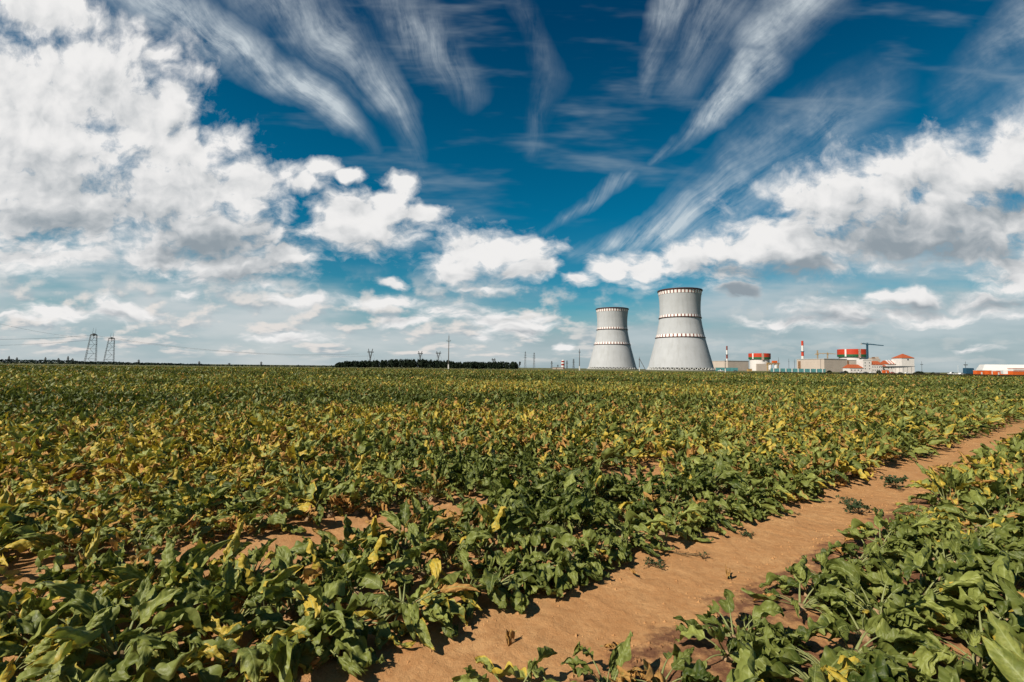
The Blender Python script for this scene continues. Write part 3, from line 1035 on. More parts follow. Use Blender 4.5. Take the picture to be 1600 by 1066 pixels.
t['label'] = 'tall white square tower with pyramid orange roof, right end of the complex'
t.name = 'office_tower'
# roof plant room behind the middle wing
t = thing('plant_room', (xat(1370, 760), 760, 0), 'beige rooftop plant block showing above the middle orange roof', 'industrial building')
zz_ = zat(1370, 562.7, 760)
MB().box(-6.2, 6.2, 0, 10, 0, zz_ + 2.2).build('wall', M['beige'], t)
MB().box(-4.5, -1, 1, 4, zz_ + 2.22, zz_ + 4.6).build('vent_housing', M['brown'], t)
MB().box(0.5, 4.5, 1, 4, zz_ + 2.22, zz_ + 5.2).build('vent_housing', M['pink'], t)
# dark flat canopy on posts
Y = 590
s = Y / F
t = thing('entrance_canopy', (xat(1402, Y), Y, 0), 'wide dark flat canopy on thin posts in front of the tower', 'canopy')
zc = zat(1402, 573.2, Y)
MB().prism([(-22.3 * s, zc - .2), (-10 * s, zc - 1.5), (2 * s, zc - 1.2), (23 * s, zc + .3), (23 * s, zc + .7), (0, zc + .8), (-22.3 * s, zc + .2)], -5, 6).build('roof', M['rim'] if False else M['cardark'], t)
for i in range(7):
    x = (-17 + i * 6.0) * s
    MB().tube([(x, -3, 0), (x, -3, zc - .1)], .16, 6).build('post', M['steel'], t)

# dark mound of shrubs and low orange cabins in front
def leaf_cloud(n, ax, ay, az, size, seed, flat=1.0, squash=.15):
    r_ = np.random.default_rng(seed)
    u = r_.normal(size=(n, 3))
    u /= np.linalg.norm(u, axis=1)[:, None]
    rad = r_.uniform(.55, 1.0, n) ** .6
    p = u * rad[:, None] * np.array([ax, ay, az])
    p[:, 2] = np.where(p[:, 2] < -az * squash, -p[:, 2] * .6, p[:, 2])
    return p, r_


def leafy_mesh(name, centres, size, m, parent, seed):
    """Leaf-clump quads with random tilt at each centre."""
    r_ = np.random.default_rng(seed)
    n = len(centres)
    a = r_.normal(size=(n, 3))
    a /= np.linalg.norm(a, axis=1)[:, None]
    c = np.cross(a, r_.normal(size=(n, 3)))
    c /= np.linalg.norm(c, axis=1)[:, None]
    sz = size * r_.uniform(.5, 1.3, (n, 1))
    q = np.stack([centres - a * sz, centres + c * sz * .7, centres + a * sz, centres - c * sz * .6], 1).reshape(-1, 3)
    f = np.arange(4 * n).reshape(-1, 4)
    return mesh_np(name, q, f, [m], parent, smooth=False)


def shrub(px, Y, w_px, y_top, label, m='hedge', seed=1, cat='shrub'):
    s = Y / F
    t = thing('shrub', (xat(px, Y), Y, 0), label, cat, 'dark shrubs along the site edge')
    h = zat(px, y_top, Y)
    p, _ = leaf_cloud(420, w_px * s / 2, 1.5, h, .3, seed, squash=0)
    p[:, 2] = np.abs(p[:, 2]) + .05
    leafy_mesh('foliage', p, .42, M[m], t, seed)
    for k in range(4):
        x = (k - 1.5) * w_px * s * .16
        MB().tube([(x, 0, 0), (x * 1.1, 0, h * .6)], [.10, .04], 5).build('stem', M['bark'], t)


shrub(1436, 330, 19, 580.4, 'broad dark shrub mound right of the white office tower', seed=3)
shrub(1373, 500, 8, 578.4, 'small dark shrub in front of the middle white wing', seed=4)
shrub(1321, 480, 9, 579.5, 'low dark shrub below the right end of the long pale hall', seed=5)
shrub(1296, 500, 9, 578.8, 'reddish dark shrub where the teal fence ends', seed=6)
shrub(1458, 330, 8, 582.2, 'small dark shrub left of the parked grey car', seed=7)


def container(px0, px1, Y, y_top, m_body, m_trim, label, name='site_container', door=True):
    s = Y / F
    cx = (px0 + px1) / 2
    t = thing(name, (xat(cx, Y), Y, 0), label, 'container', 'orange and white site containers')
    w = (px1 - px0) * s / 2
    h = zat(cx, y_top, Y)
    mb = MB().box(-w, w, 0, 2.4, .12, h)
    for i in range(max(3, int(2 * w / .5))):
        x = -w + 2 * w * (i + .5) / max(3, int(2 * w / .5))
        mb.box(x - .06, x + .06, -.05, -.003, .2, h - .15)
    mb.build('body', m_body, t)
    MB().box(-w - .05, w + .05, -.08, 2.48, h + .005, h + .18).build('roof', m_trim, t)
    if door:
        d = MB().box(-.45, .45, -.12, -.06, .15, min(2.1, h * .8)).build('door', m_trim, t)
        MB().box(.28, .36, -.17, -.125, .95, 1.05).build('handle', M['steel'], d)
    MB().box(-w - .03, w + .03, -.1, 2.45, 0, .115).build('base', M['steel'], t)


container(1380.5, 1389, 560, 578.6, M['orange'], M['white'], 'orange container under the dark canopy', )
container(1526.5, 1541, 300, 579.2, M['orange'], M['white'], 'longest orange container right of the blue truck')
container(1544.5, 1549.5, 290, 579.6, M['orange'], M['orange'], 'narrow orange container between two white ones', door=False)
container(1538.5, 1544, 305, 580.6, M['white'], M['orange'], 'small white container left of the narrow orange one')
container(1550.5, 1556.5, 305, 580.6, M['white'], M['orange'], 'white container right of the narrow orange one')
container(1557, 1563.5, 300, 580.0, M['orange'], M['white'], 'orange container last in the row before the white warehouse door')


# ---------------------------------------------------------------- warehouse and kiosk at the right
Y = 380
s = Y / F
x0, x1 = xat(1535.6, Y), xat(1660, Y)
t = thing('warehouse', (x0, Y, 0), 'long white warehouse with sloped end and orange base at the right edge', 'warehouse')
L = x1 - x0
zr = zat(1570, 570.0, Y)
ze = zr * .48
D = 12
t.rotation_euler = (0, 0, R(-25))
V = [(0, 0, .9), (L, 0, .9), (L, D, .9), (0, D, .9), (0, 0, ze), (L, 0, ze), (L, D, ze), (0, D, ze),
     (1.9, 1.5, zr), (L - 1.9, 1.5, zr), (L - 1.9, D - 1.5, zr), (1.9, D - 1.5, zr)]
MB().add(V, [(0, 1, 5, 4), (1, 2, 6, 5), (2, 3, 7, 6), (3, 0, 4, 7), (4, 5, 9, 8), (5, 6, 10, 9), (6, 7, 11, 10), (7, 4, 8, 11), (8, 9, 10, 11)]).build('cover', M['white'], t)
MB().box(-.1, L + .1, -.1, D + .1, 0, .89).build('base', M['orange'], t)
for i in range(4):
    x = 8 + i * 13.5
    g = MB().box(x, x + 4, -.14, -.02, .92, ze - .3).build('gate', M['roofgrey'], t)
Y = 285
s = Y / F
t = thing('kiosk', (xat(1596, Y), Y, 0), 'orange kiosk with white sign board above, cut by the right edge', 'kiosk')
w = 13 * s
z1, z2 = zat(1596, 580.0, Y), zat(1596, 576.2, Y)
MB().box(-w, w, 0, 3, 0, z1 - .02).build('wall', M['orange'], t)
MB().box(-w, w, -.15, 3, z1, z2).build('sign_board', M['white'], t)
MB().box(-w - .1, w + .1, -.25, 3.2, z2 + .005, z2 + .25).build('roof', M['orange'], t)
MB().box(-w + .3, w - .3, -.21, -.16, z1 + .35, z1 + .6).build('sign_stripe', M['orange'], t)


# ---------------------------------------------------------------- vehicles
def car(px, Y, length, body_m, label, rz=0.0, kind='car', h=1.45):
    t = thing('parked_car' if kind == 'car' else 'pickup_truck', (xat(px, Y), Y, 0), label, kind, None, rz)
    L = length / 2
    if kind == 'car':
        low = [(-L, .35), (L, .35), (L, .72), (L - .25, .86), (L * .42, .95), (-L * .80, .97), (-L, .85)]
        cab = [(-L * .78, .96), (L * .44, .94), (L * .12, h), (-L * .50, h)]
    else:
        low = [(-L, .42), (L, .42), (L, .82), (L - .2, .98), (L * .5, 1.04), (-L, 1.02)]
        cab = [(-L * .15, 1.03), (L * .52, 1.03), (L * .28, h), (-L * .12, h)]
    MB().prism(low, -.85, .85).build('body', body_m, t, bevel=.06)
    MB().prism(cab, -.72, .72).build('cabin', body_m, t, bevel=.05)
    for sy in (-1, 1):
        wz = [(x * .93 + (.0), z0 * .98 + .03) for x, z0 in cab]
        MB().prism(wz, sy * .735 - .012, sy * .735 + .012).build('window', M['glass'], t)
        for sx in (-.62, .62):
            wh = MB()
            c = [(sx * L, sy * .86 - .1, .33), (sx * L, sy * .86 + .1, .33)]
            wh.tube(c, .33, 14).build('wheel', M['tyre'], t)
        MB().box(L - .02, L + .03, sy * .55 - .17, sy * .55 + .17, .62, .76).build('headlight', M['white'], t)


car(1465.5, 320, 4.2, M['cardark'], 'dark grey car parked left of the white pickup', .2)
car(1488, 318, 5.4, M['carwhite'], 'white pickup with raised cab, parked left of the blue truck', 3.0, 'pickup', 1.95)
car(1501.5, 322, 3.9, M['carwhite'], 'white car just left of the blue truck', .3)
car(1126, 480, 5.0, M['carwhite'], 'white van parked below the teal fence by the big cooling tower', .05, 'pickup', 2.1)
car(1149, 500, 4.3, M['cardark'], 'dark car parked by the right end of the short teal fence', 0)
car(1316, 450, 4.3, M['cardark'], 'dark car left of the white office wing', .1)
car(1344, 460, 4.4, M['carwhite'], 'white car below the left orange roofed wing', 0)
car(1353, 455, 4.4, M['cardark'], 'dark car below the white stair block', .1)
car(1362, 470, 4.2, M['carwhite'], 'white car below the middle orange roofed wing', 0)
car(1395, 470, 4.4, M['carred'], 'dull red car under the dark canopy posts', .1)
car(1407, 475, 4.4, M['cardark'], 'dark car in front of the tall white tower', 0)
car(1417, 470, 4.2, M['carwhite'], 'white car in front of the tall white tower', 0)

Y = 325
s = Y / F
t = thing('covered_truck', (xat(1515.8, Y), Y, 0), 'dark blue truck with tarpaulin cover beside the orange containers', 'truck')
w = 8.6 * s
zt = zat(1515, 575.2, Y)
MB().prism([(-w, 1.0), (w * .42, 1.0), (w * .42, zt * .96), (w * .30, zt), (-w * .94, zt), (-w, zt * .97)], -1.25, 1.25).build('tarpaulin', M['tarp'], t, bevel=.08)
MB().prism([(w * .46, .6), (w, .6), (w, 1.5), (w * .80, zt * .72), (w * .46, zt * .74)], -1.2, 1.2).build('cab', M['tarp'], t, bevel=.06)
MB().prism([(w * .62, zt * .42), (w * .93, zt * .42), (w * .80, zt * .66), (w * .62, zt * .67)], -1.23, -1.205).build('window', M['glass'], t)
MB().box(-w, w * .95, -.9, .9, .6, .95).build('chassis', M['steel'], t)
for sx in (-.75, -.45, .72):
    for sy in (-1.1, 1.1):
        MB().tube([(sx * w, sy - .15, .5), (sx * w, sy + .15, .5)], .5, 14).build('wheel', M['tyre'], t)

# floodlight masts
for px, Y, yt, lab in ((1440.6, 620, 564.5, 'floodlight mast with dark lamp cluster right of the office tower'),
                       (1509.2, 420, 565.0, 'floodlight mast rising behind the blue truck')):
    t = thing('floodlight_mast', (xat(px, Y), Y, 0), lab, 'floodlight', 'floodlight masts')
    H = zat(px, yt, Y)
    MB().tube([(0, 0, 0), (0, 0, H)], [.28, .12], 8).build('pole', M['steel'], t)
    zl = H * .72
    mb = MB()
    mb.lathe([(.3, zl - .2), (1.3, zl - .2), (1.3, zl + .1), (.3, zl + .1)], 16)
    mb.build('lamp_ring', M['steel'], t)
    for k in range(6):
        a = k * math.pi / 3
        MB().box(-.3 + 1.1 * math.cos(a), .3 + 1.1 * math.cos(a), -.2 + 1.1 * math.sin(a), .2 + 1.1 * math.sin(a), zl + .11, zl + .6).build('lamp', M['cardark'], t)
for px, yt, lab in ((1497.2, 571.0, 'thin white flagpole left of the blue truck'), (1506.4, 571.0, 'thin white flagpole touching the left side of the blue truck')):
    Y = 335
    t = thing('flagpole', (xat(px, Y), Y, 0), lab, 'flagpole', 'white flagpoles')
    H = zat(px, yt, Y)
    MB().tube([(0, 0, 0), (0, 0, H)], [.10, .06], 8).build('pole', M['white'], t)
    MB().lathe([(.01, H), (.13, H + .1), (.01, H + .22)], 10).build('finial', M['white'], t)


# ---------------------------------------------------------------- roadside poles
def utility_pole(px, Y, yt, label, lean=0.0, strut=None, y_cross=None, arm=3.2):
    s = Y / F
    t = thing('utility_pole', (xat(px, Y), Y, 0), label, 'utility pole', 'utility poles along the field')
    H = zat(px, yt, Y)
    MB().tube([(0, 0, 2.4), (lean * H, 0, H)], [.20 * max(1, Y / 260), .13 * max(1, Y / 260)], 8).build('pole', M['pole'], t)
    MB().box(-.24, .24, -.24, .24, -.1, 2.6).build('footing', M['polebase'], t, bevel=.04)
    zc = zat(px, y_cross, Y) if y_cross else H * .84
    a = MB().box(lean * zc - arm * s / 2, lean * zc + arm * s / 2, -.30, -.16, zc - .09, zc + .09).build('crossarm', M['pole'], t)
    for x in (-.46, .46):
        MB().lathe([(.05, 0), (.09, .12), (.05, .2), (.09, .3), (.03, .45)], 8).build('insulator', M['dark'], t, loc=(lean * zc + x * arm * s, -.23, zc + .095))
    MB().lathe([(.05, 0), (.09, .15), (.05, .25), (.09, .4), (.03, .6)], 8).build('insulator', M['dark'], t, loc=(lean * H, 0, H))
    if strut:
        MB().tube([(strut * s, 0, 0), (lean * H, 0, H * .92)], .14 * max(1, Y / 260), 6).build('strut', M['pole'], t)


utility_pole(700.6, 200, 525.3, 'tall grey utility pole with white base in front of the dark wood', y_cross=533.2, arm=6.0)
utility_pole(905.4, 235, 546.8, 'shorter utility pole with white base left of the far cooling tower', y_cross=551.0, arm=2.6)
utility_pole(999.0, 330, 558.8, 'braced utility pole between the two cooling towers', strut=11, arm=2.2)
utility_pole(1133.3, 330, 562.0, 'small utility pole below the pale hall right of the big cooling tower', arm=1.6)


# ---------------------------------------------------------------- pylons
def horn_pylon(px, Y, y_plat, y_top, y_base_w, lean, label):
    """Portal pylon seen along the line: two lattice legs, dark crossarm end-on, two earth-wire horns."""
    s = Y / F
    t = thing('lattice_pylon', (xat(px, Y), Y, 0), label, 'pylon', 'large pylons at the left')
    zp, zt = zat(px, y_plat, Y), zat(px, y_top, Y)
    b2 = y_base_w * s / 2
    w2 = b2 * .55
    for sx, sy in ((-1, -6), (1, 6)):
        leg = lattice(MB(), (sx * b2, sy * .6, 0), (lean * zp + sx * w2, sy * .3, zp), 1.3, .7, 14, .13)
        leg.build('leg', M['steel'], t)
    mb = MB()
    for f in (.18, .36, .52, .66, .80, .92):
        xl = -b2 + (lean * zp - w2 + b2) * f
        xr = b2 + (lean * zp + w2 - b2) * f
        mb.beam((xl, -6 * (.6 - .3 * f), zp * f), (xr, 6 * (.6 - .3 * f), zp * f), .3)
    fl = [0, .18, .36, .52, .66, .80, .92]
    for i_, (f0, f1) in enumerate(zip(fl, fl[1:])):
        e0, e1 = (-1, 1) if i_ % 2 else (1, -1)
        mb.beam((lean * zp * f0 + e0 * (b2 + (w2 - b2) * f0), 0, zp * f0), (lean * zp * f1 + e1 * (b2 + (w2 - b2) * f1), 0, zp * f1), .22)
    mb.build('brace', M['steel'], t)
    mb = MB()
    dv = Vector((t.location.x, Y, 0)).normalized() * 15
    lattice(mb, Vector((lean * zp, 0, zp)) - dv, Vector((lean * zp, 0, zp)) + dv, 1.6, 1.6, 12, .3)
    mb.box(lean * zp - w2 * 1.25, lean * zp + w2 * 1.25, -1.6, 1.6, zp - .7, zp + .6)
    mb.build('crossarm', M['steel'], t)
    for sx in (-1, 1):
        MB().beam((lean * zp + sx * w2, 0, zp), (lean * zt + sx * w2 * .72, 0, zt), .26, .14).build('horn', M['steel'], t)
    mb = MB()
    for k in range(3):
        mb.tube([Vector((lean * zp, 0, zp - .8)) + dv * (k - 1) * .8, Vector((lean * zp, 0, zp - 4.2)) + dv * (k - 1) * .8], .2, 6)
    mb.build('insulator_string', M['glass'], t)
    return t


horn_pylon(140.6, 560, 523.0, 512.6, 9.4, .075, 'leaning two legged lattice pylon, the left and larger of the pair')
horn_pylon(169.4, 640, 528.6, 520.6, 9.0, .07, 'leaning two legged lattice pylon, right hand one of the pair')


def v_pylon(px, Y, yt, y_arm, y_v, half, label):
    s = Y / F
    t = thing('guyed_pylon', (xat(px, Y), Y, 0), label, 'pylon', 'guyed V pylons by the wood')
    za, zt, zv = zat(px, y_arm, Y), zat(px, yt, Y), zat(px, y_v, Y)
    w = half * s
    lattice(MB(), (0, 0, 0), (0, 0, zv), .8, 1.4, 10, .28).build('mast', M['steel'], t)
    for sx in (-1, 1):
        lattice(MB(), (0, 0, zv), (sx * w * .8, 0, zt), 1.0, .5, 8, .28).build('arm', M['steel'], t)
        MB().beam((sx * w * .7, 0, za), (sx * w * 2.0, 9, 0), .10).build('guy_wire', M['wire'], t)
    lattice(MB(), (-w * 1.15, 0, za), (w * 1.15, 0, za), 1.0, 1.0, 12, .28).build('crossarm', M['steel'], t)


v_pylon(578.2, 640, 545.2, 550.2, 560.5, 4.2, 'V shaped pylon above the left part of the dark wood')
v_pylon(656.2, 640, 549.0, 552.6, 559.5, 3.4, 'V shaped pylon left of the tall utility pole, over the wood')
v_pylon(684.6, 640, 549.2, 552.0, 560.0, 3.5, 'V shaped pylon nearest the tall utility pole, over the wood')
v_pylon(771.0, 600, 559.8, 562.2, 567.0, 2.6, 'short V shaped pylon standing before the right end of the wood')


def lattice_pylon(px, Y, yt, wpx, label, group='distant lattice pylons', arms=3, bar=.35):
    s = Y / F
    t = thing('distant_pylon', (xat(px, Y), Y, 0), label, 'pylon', group)
    H = zat(px, yt, Y)
    w = wpx * s
    lattice(MB(), (0, 0, 0), (0, 0, H), w, w * .22, 9, bar).build('mast', M['steel'], t)
    for k in range(arms):
        z = H * (.66 + .13 * k)
        a = w * (.85 - .17 * k)
        MB().beam((-a, 0, z), (a, 0, z), bar * 1.5).build('crossarm', M['steel'], t)


lattice_pylon(820.6, 900, 549.5, 3.0, 'tall lattice pylon first to the right of the wood', arms=3)
lattice_pylon(834.4, 900, 550.8, 3.0, 'tall lattice pylon second to the right of the wood', arms=3)
lattice_pylon(862.0, 1300, 564.4, 2.4, 'small lattice pylon left of the striped water tower', bar=.6)
lattice_pylon(871.6, 1500, 570.0, 1.8, 'smallest lattice pylon, just left of the striped water tower', bar=.6)
lattice_pylon(885.8, 1300, 563.4, 2.4, 'small lattice pylon touching the right of the striped water tower', bar=.6)
lattice_pylon(896.2, 1250, 561.0, 2.6, 'small lattice pylon midway between striped tower and utility pole', bar=.6)
for px, yt, lab in ((13.5, 556.4, 'pylon tip above the woods at the extreme left edge'), (26, 558.5, 'second pylon tip from the left edge'),
                    (70.6, 558.2, 'lone pylon tip between the left edge and the large pylons'), (91, 559.6, 'left one of three close pylon tips before the large pylons'),
                    (105.8, 556.6, 'tallest of three close pylon tips before the large pylons'), (113, 560.2, 'right one of three close pylon tips before the large pylons'),
                    (216.5, 562.0, 'pylon tip right of the two large pylons'), (311, 564.6, 'pylon tip right of centre on the left horizon'),
                    (358, 567.4, 'very small pylon tip on the left horizon'), (408, 565.2, 'darkest pylon tip on the horizon left of the wood')):
    lattice_pylon(px, 2200, yt, 2.2, lab, 'pylon tips on the left horizon', arms=2, bar=1.2)

# striped water tower and low wall beside it
Y = 1250
s = Y / F
t = thing('striped_water_tower', (xat(879.6, Y), Y, 0), 'small red and white striped tank tower left of the utility pole', 'water tower')
zb = [zat(880, y, Y) for y in (577, 573.8, 571.2, 568.6, 566.2, 563.8)]
for i in range(5):
    MB().lathe([(2.6 * s, max(0, zb[i])), (2.6 * s, zb[i + 1])], 20).build('red_band' if i % 2 == 0 else 'white_band', M['carred'] if i % 2 == 0 else M['white'], t)
MB().lathe([(2.6 * s, zb[-1]), (1.6 * s, zb[-1] + 1.8), (.01, zb[-1] + 2.6)], 20).build('roof', M['white'], t)
Y = 700
t = thing('low_building', (xat(872, Y), Y, 0), 'long low white building below the striped water tower', 'building')
MB().box(-7.5, 7.5, 0, 6, 0, 2.6).build('wall', M['pink'], t)
MB().box(-7.8, 7.8, -.3, 6.3, 2.61, 2.9).build('roof', M['roofgrey'], t)
MB().box(-3, -1.8, -.06, -.01, .1, 2.1).build('door', M['brown'], t)


# ---------------------------------------------------------------- power cables at the left
def cable(pts, r, label):
    P = []
    for (a, b2, sag) in pts:
        a, b2 = Vector(a), Vector(b2)
        for i in range(25 if not P else 24):
            f = i / 24 if not P or i else 0
            p = a.lerp(b2, i / 24)
            p.z -= sag * 4 * (i / 24) * (1 - i / 24)
            if not P or (p - P[-1]).length > .5:
                P.append(p)
    o = MB().tube(P, r, 5).build('power_cable', M['wire'])
    tag(o, label, 'cable', 'power cables at the left')


pl, pr = PIX(146.5, 524, 560), PIX(174, 529.5, 640)
vL = PIX(576, 550.5, 640)
far_left = PIX(-160, 528, 420)
cable([(far_left, pl, 3), (pl, PIX(576.5, 552.5, 640), 9)], .11, 'sagging cable from the left pylon of the pair to the wood, upper strand')
cable([(PIX(-160, 540, 430), PIX(145.5, 531, 560), 3)], .09, 'lower cable reaching the left pylon of the pair from the left edge')
cable([(PIX(-160, 466, 260), PIX(172.5, 529.5, 640), 6)], .07, 'high cable descending from the left edge to the right pylon')
cable([(PIX(172.5, 530, 640), PIX(581, 556.5, 640), 7)], .10, 'sagging cable from the right pylon of the pair to the wood, lower strand')


# ---------------------------------------------------------------- woods
def wood_block():
    cs = []
    r_ = np.random.default_rng(5)
    Y0 = 340.0
    xL, xR = xat(525, Y0), xat(807.5, Y0)
    trunks = MB()
    for i in range(420):
        y = Y0 + r_.uniform(0, 40)
        x = r_.uniform(xL, xR) * y / Y0
        px = 800 + x / y * F
        # canopy outline of the wood, as pixel heights above the horizon
        top = np.interp(px, [524, 530, 545, 600, 632, 665, 700, 720, 735, 760, 775, 808], [569.2, 566.0, 563.4, 562.0, 559.8, 561.0, 562.6, 565.0, 564.2, 565.2, 564.0, 565.0])
        H = (zat(px, top, Y0)) * r_.uniform(.84, 1.05)
        w = r_.uniform(1.1, 1.9)
        n = 90
        u = r_.normal(size=(n, 3))
        u /= np.linalg.norm(u, axis=1)[:, None]
        u *= (r_.uniform(.3, 1, (n, 1)) ** .5)
        shape = np.array([w, w, H * .46])
        c = u * shape + np.array([x, y, H * .54])
        c[:, :2] = np.array([x, y]) + (c[:, :2] - np.array([x, y])) * (1.15 - .55 * np.clip((c[:, 2:3] - H * .4) / (H * .6), 0, 1))
        cs.append(c)
    C_ = np.vstack(cs)
    C_[:, 2] = np.maximum(C_[:, 2], .3)
    o = leafy_mesh('dark_wood', C_, .52, M['darkleaf'], None, 8)
    tag(o, 'dense dark block of woodland standing beyond the beet field', 'wood', kind='stuff')


wood_block()
# lone young tree at the right end of the wood
Y = 345
t = thing('young_tree', (xat(812.2, Y), Y, 0), 'lone slim young tree just right of the dark wood', 'tree')
H = zat(812, 564.6, Y)
MB().tube([(0, 0, 0), (.1, 0, H * .4), (-.05, 0, H * .8)], [.15, .10, .04], 7).build('trunk', M['bark'], t)
p, _ = leaf_cloud(160, .7, .7, H * .22, .3, 21, squash=1)
p[:, 2] += H * .76
p2, _ = leaf_cloud(40, .4, .4, H * .12, .3, 22, squash=1)
p2[:, 2] += H * .5
p2[:, 0] -= .35
leafy_mesh('crown', np.vstack([p, p2]), .3, M['darkleaf'], t, 9)


def far_woods():
    r_ = np.random.default_rng(15)
    n = 9000
    px = np.concatenate([r_.uniform(-420, 330, n), r_.uniform(330, 530, 900)])
    Y0 = 420.0
    top = np.interp(px, [-420, 0, 60, 150, 260, 330, 530], [557.6, 562.0, 563.0, 565.3, 568.2, 569.8, 572.2])
    top = np.array([zat(a, b_, Y0) for a, b_ in zip(px, top)])
    bump = .70 + .5 * fbm(px * .12, px * 0 + 2, 4, 3)
    f = r_.uniform(0, 1, len(px)) ** .8
    y = Y0 + r_.uniform(0, 30, len(px))
    x = (px - 800) / F * y * 1.0
    z = f * top * bump * 1.15
    o = leafy_mesh('far_woodland', np.stack([x, y, z], -1), .7, M['farwood'], None, 18)
    tag(o, 'thin dark line of distant woodland along the left horizon', 'woodland', kind='stuff')


far_woods()


def verge():
    """Rough dark weeds on the bank between the beet field and the building site."""
    r_ = np.random.default_rng(25)
    n = 26000
    px = r_.uniform(860, 1720, n)
    y = FIELD_END + 6 + r_.uniform(0, 22, n)
    x = (px - 800) / F * y
    h = np.interp(px, [860, 1000, 1140, 1220, 1720], [.25, .30, .45, 1.0, .95]) * (.45 + .9 * fbm(x * .12, y * .2, 3, 6))
    z = r_.uniform(0, 1, n) ** .8 * h
    o = leafy_mesh('verge_weeds', np.stack([x, y, z], -1), .22, M['dryweed'], None, 28)
    tag(o, 'rough dark weeds on the bank between field and building site', 'weeds', kind='stuff')
    n = 9000
    px = r_.uniform(-200, 900, n)
    y = FIELD_END + 5 + r_.uniform(0, 16, n)
    x = (px - 800) / F * y
    z = r_.uniform(0, 1, n) * .35 * (.4 + fbm(x * .1, y * .2, 3, 7))
    o = leafy_mesh('verge_grass', np.stack([x, y, z], -1), .2, M['dryweed'], None, 29)
    tag(o, 'low dry grass edging the far side of the beet field', 'grass', kind='stuff')


verge()

# ---------------------------------------------------------------- beet leaves
def leaf_material():
    m = bpy.data.materials.new('beet_leaf')
    m.use_nodes = True
    nt = m.node_tree
    nt.nodes.clear()
    b = NB(nt)
    out = b.new('ShaderNodeOutputMaterial')
    p = b.new('ShaderNodeBsdfPrincipled')
    tr = b.new('ShaderNodeBsdfTranslucent')
    mx = b.new('ShaderNodeMixShader')
    tone = b.new('ShaderNodeAttribute', attribute_name='tone')
    uvn = b.new('ShaderNodeAttribute', attribute_name='luv')
    ts = b.new('ShaderNodeSeparateColor')
    nt.links.new(tone.outputs['Color'], ts.inputs[0])
    yel, dry, rnd = ts.outputs[0], ts.outputs[1], ts.outputs[2]
    u, v, _ = b.sep(uvn.outputs['Vector'])
    av = b.m('ABSOLUTE', v)
    tc = b.new('ShaderNodeTexCoord').outputs['Object']
    n1 = b.noise(tc, 26.0, 4.0, 0.6)
    n2 = b.noise(tc, 95.0, 3.0, 0.6)
    green = b.mix(rnd, (.030, .050, .006), (.255, .285, .070))
    green = b.mix(b.step(n1, 0.35, 0.7, 0, 0.5), green, (.115, .125, .018))
    edge = b.m('MAXIMUM', b.step(av, 0.55, 1.0), b.step(u, 0.75, 1.0))
    yf = b.m('ADD', b.m('MULTIPLY', yel, 1.25), b.m('MULTIPLY', b.m('MULTIPLY', edge, yel), 0.8))
    yf = b.step(b.m('ADD', yf, b.m('MULTIPLY', b.m('SUBTRACT', n1, 0.5), 0.9)), 0.25, 1.05)
    lime = b.mix(n2, (.16, .185, .038), (.255, .265, .068))
    col = b.mix(b.step(yf, 0.0, 0.55), green, lime)
    col = b.mix(b.step(yf, 0.72, 1.0), col, b.mix(n2, (.36, .26, .027), (.50, .37, .060)))
    df = b.m('ADD', b.m('MULTIPLY', dry, 1.2), b.m('MULTIPLY', b.m('MULTIPLY', edge, b.m('ADD', dry, b.m('MULTIPLY', yel, 0.35))), 0.9))
    df = b.step(b.m('ADD', df, b.m('MULTIPLY', b.m('SUBTRACT', n1, 0.5), 1.1)), 0.45, 0.85)
    col = b.mix(df, col, b.mix(n2, (.25, .10, .020), (.52, .31, .10)))
    spots = b.m('MULTIPLY', b.step(b.noise(tc, 150.0, 2.0, 0.5), 0.66, 0.72), b.m('ADD', 0.10, b.m('MULTIPLY', yel, 0.9)), clamp=True)
    col = b.mix(spots, col, (.12, .055, .018))
    # pale veins: midrib and arched side veins
    mid = b.step(av, 0.07, 0.02)
    sv = b.m('PINGPONG', b.m('MULTIPLY', b.m('SUBTRACT', u, b.m('MULTIPLY', av, 0.16)), 7.0), 0.5)
    side = b.m('MULTIPLY', b.step(sv, 0.055, 0.01), b.step(av, 1.0, 0.6))
    vein = b.m('MAXIMUM', b.m('MULTIPLY', mid, 0.75), b.m('MULTIPLY', side, 0.28))
    col = b.mix(vein, col, (.25, .28, .10))
    # stalks carry u < 0
    col = b.mix(b.step(u, -0.001, -0.01), col, b.mix(n1, (.16, .20, .06), (.30, .30, .13)))
    nt.links.new(col, p.inputs['Base Color'])
    rough = b.lin(n2, 0.3, 0.7, 0.42, 0.62)
    nt.links.new(b.m('ADD', rough, b.m('MULTIPLY', df, 0.3)), p.inputs['Roughness'])
    p.inputs['Specular IOR Level'].default_value = 0.27
    bp = b.new('ShaderNodeBump')
    bp.inputs['Strength'].default_value = 0.8
    bp.inputs['Distance'].default_value = 0.004
    puck = b.m('ADD', b.m('MULTIPLY', b.step(sv, 0.0, 0.4), 0.7), b.m('ADD', b.m('MULTIPLY', n1, 0.6), b.m('MULTIPLY', n2, 0.45)))
    nt.links.new(puck, bp.inputs['Height'])
    nt.links.new(bp.outputs[0], p.inputs['Normal'])
    nt.links.new(b.mix(1.0, col, (.95, 1.0, .55), 'MULTIPLY'), tr.inputs['Color'])
    mx.inputs[0].default_value = 0.24
    nt.links.new(p.outputs[0], mx.inputs[1])
    nt.links.new(tr.outputs[0], mx.inputs[2])
    nt.links.new(mx.outputs[0], out.inputs[0])
    return m


M_LEAF = leaf_material()
M_CROWN = mat('beet_crown', (.30, .20, .11), .9, .1, var=.4, scale=30, bump=.004)


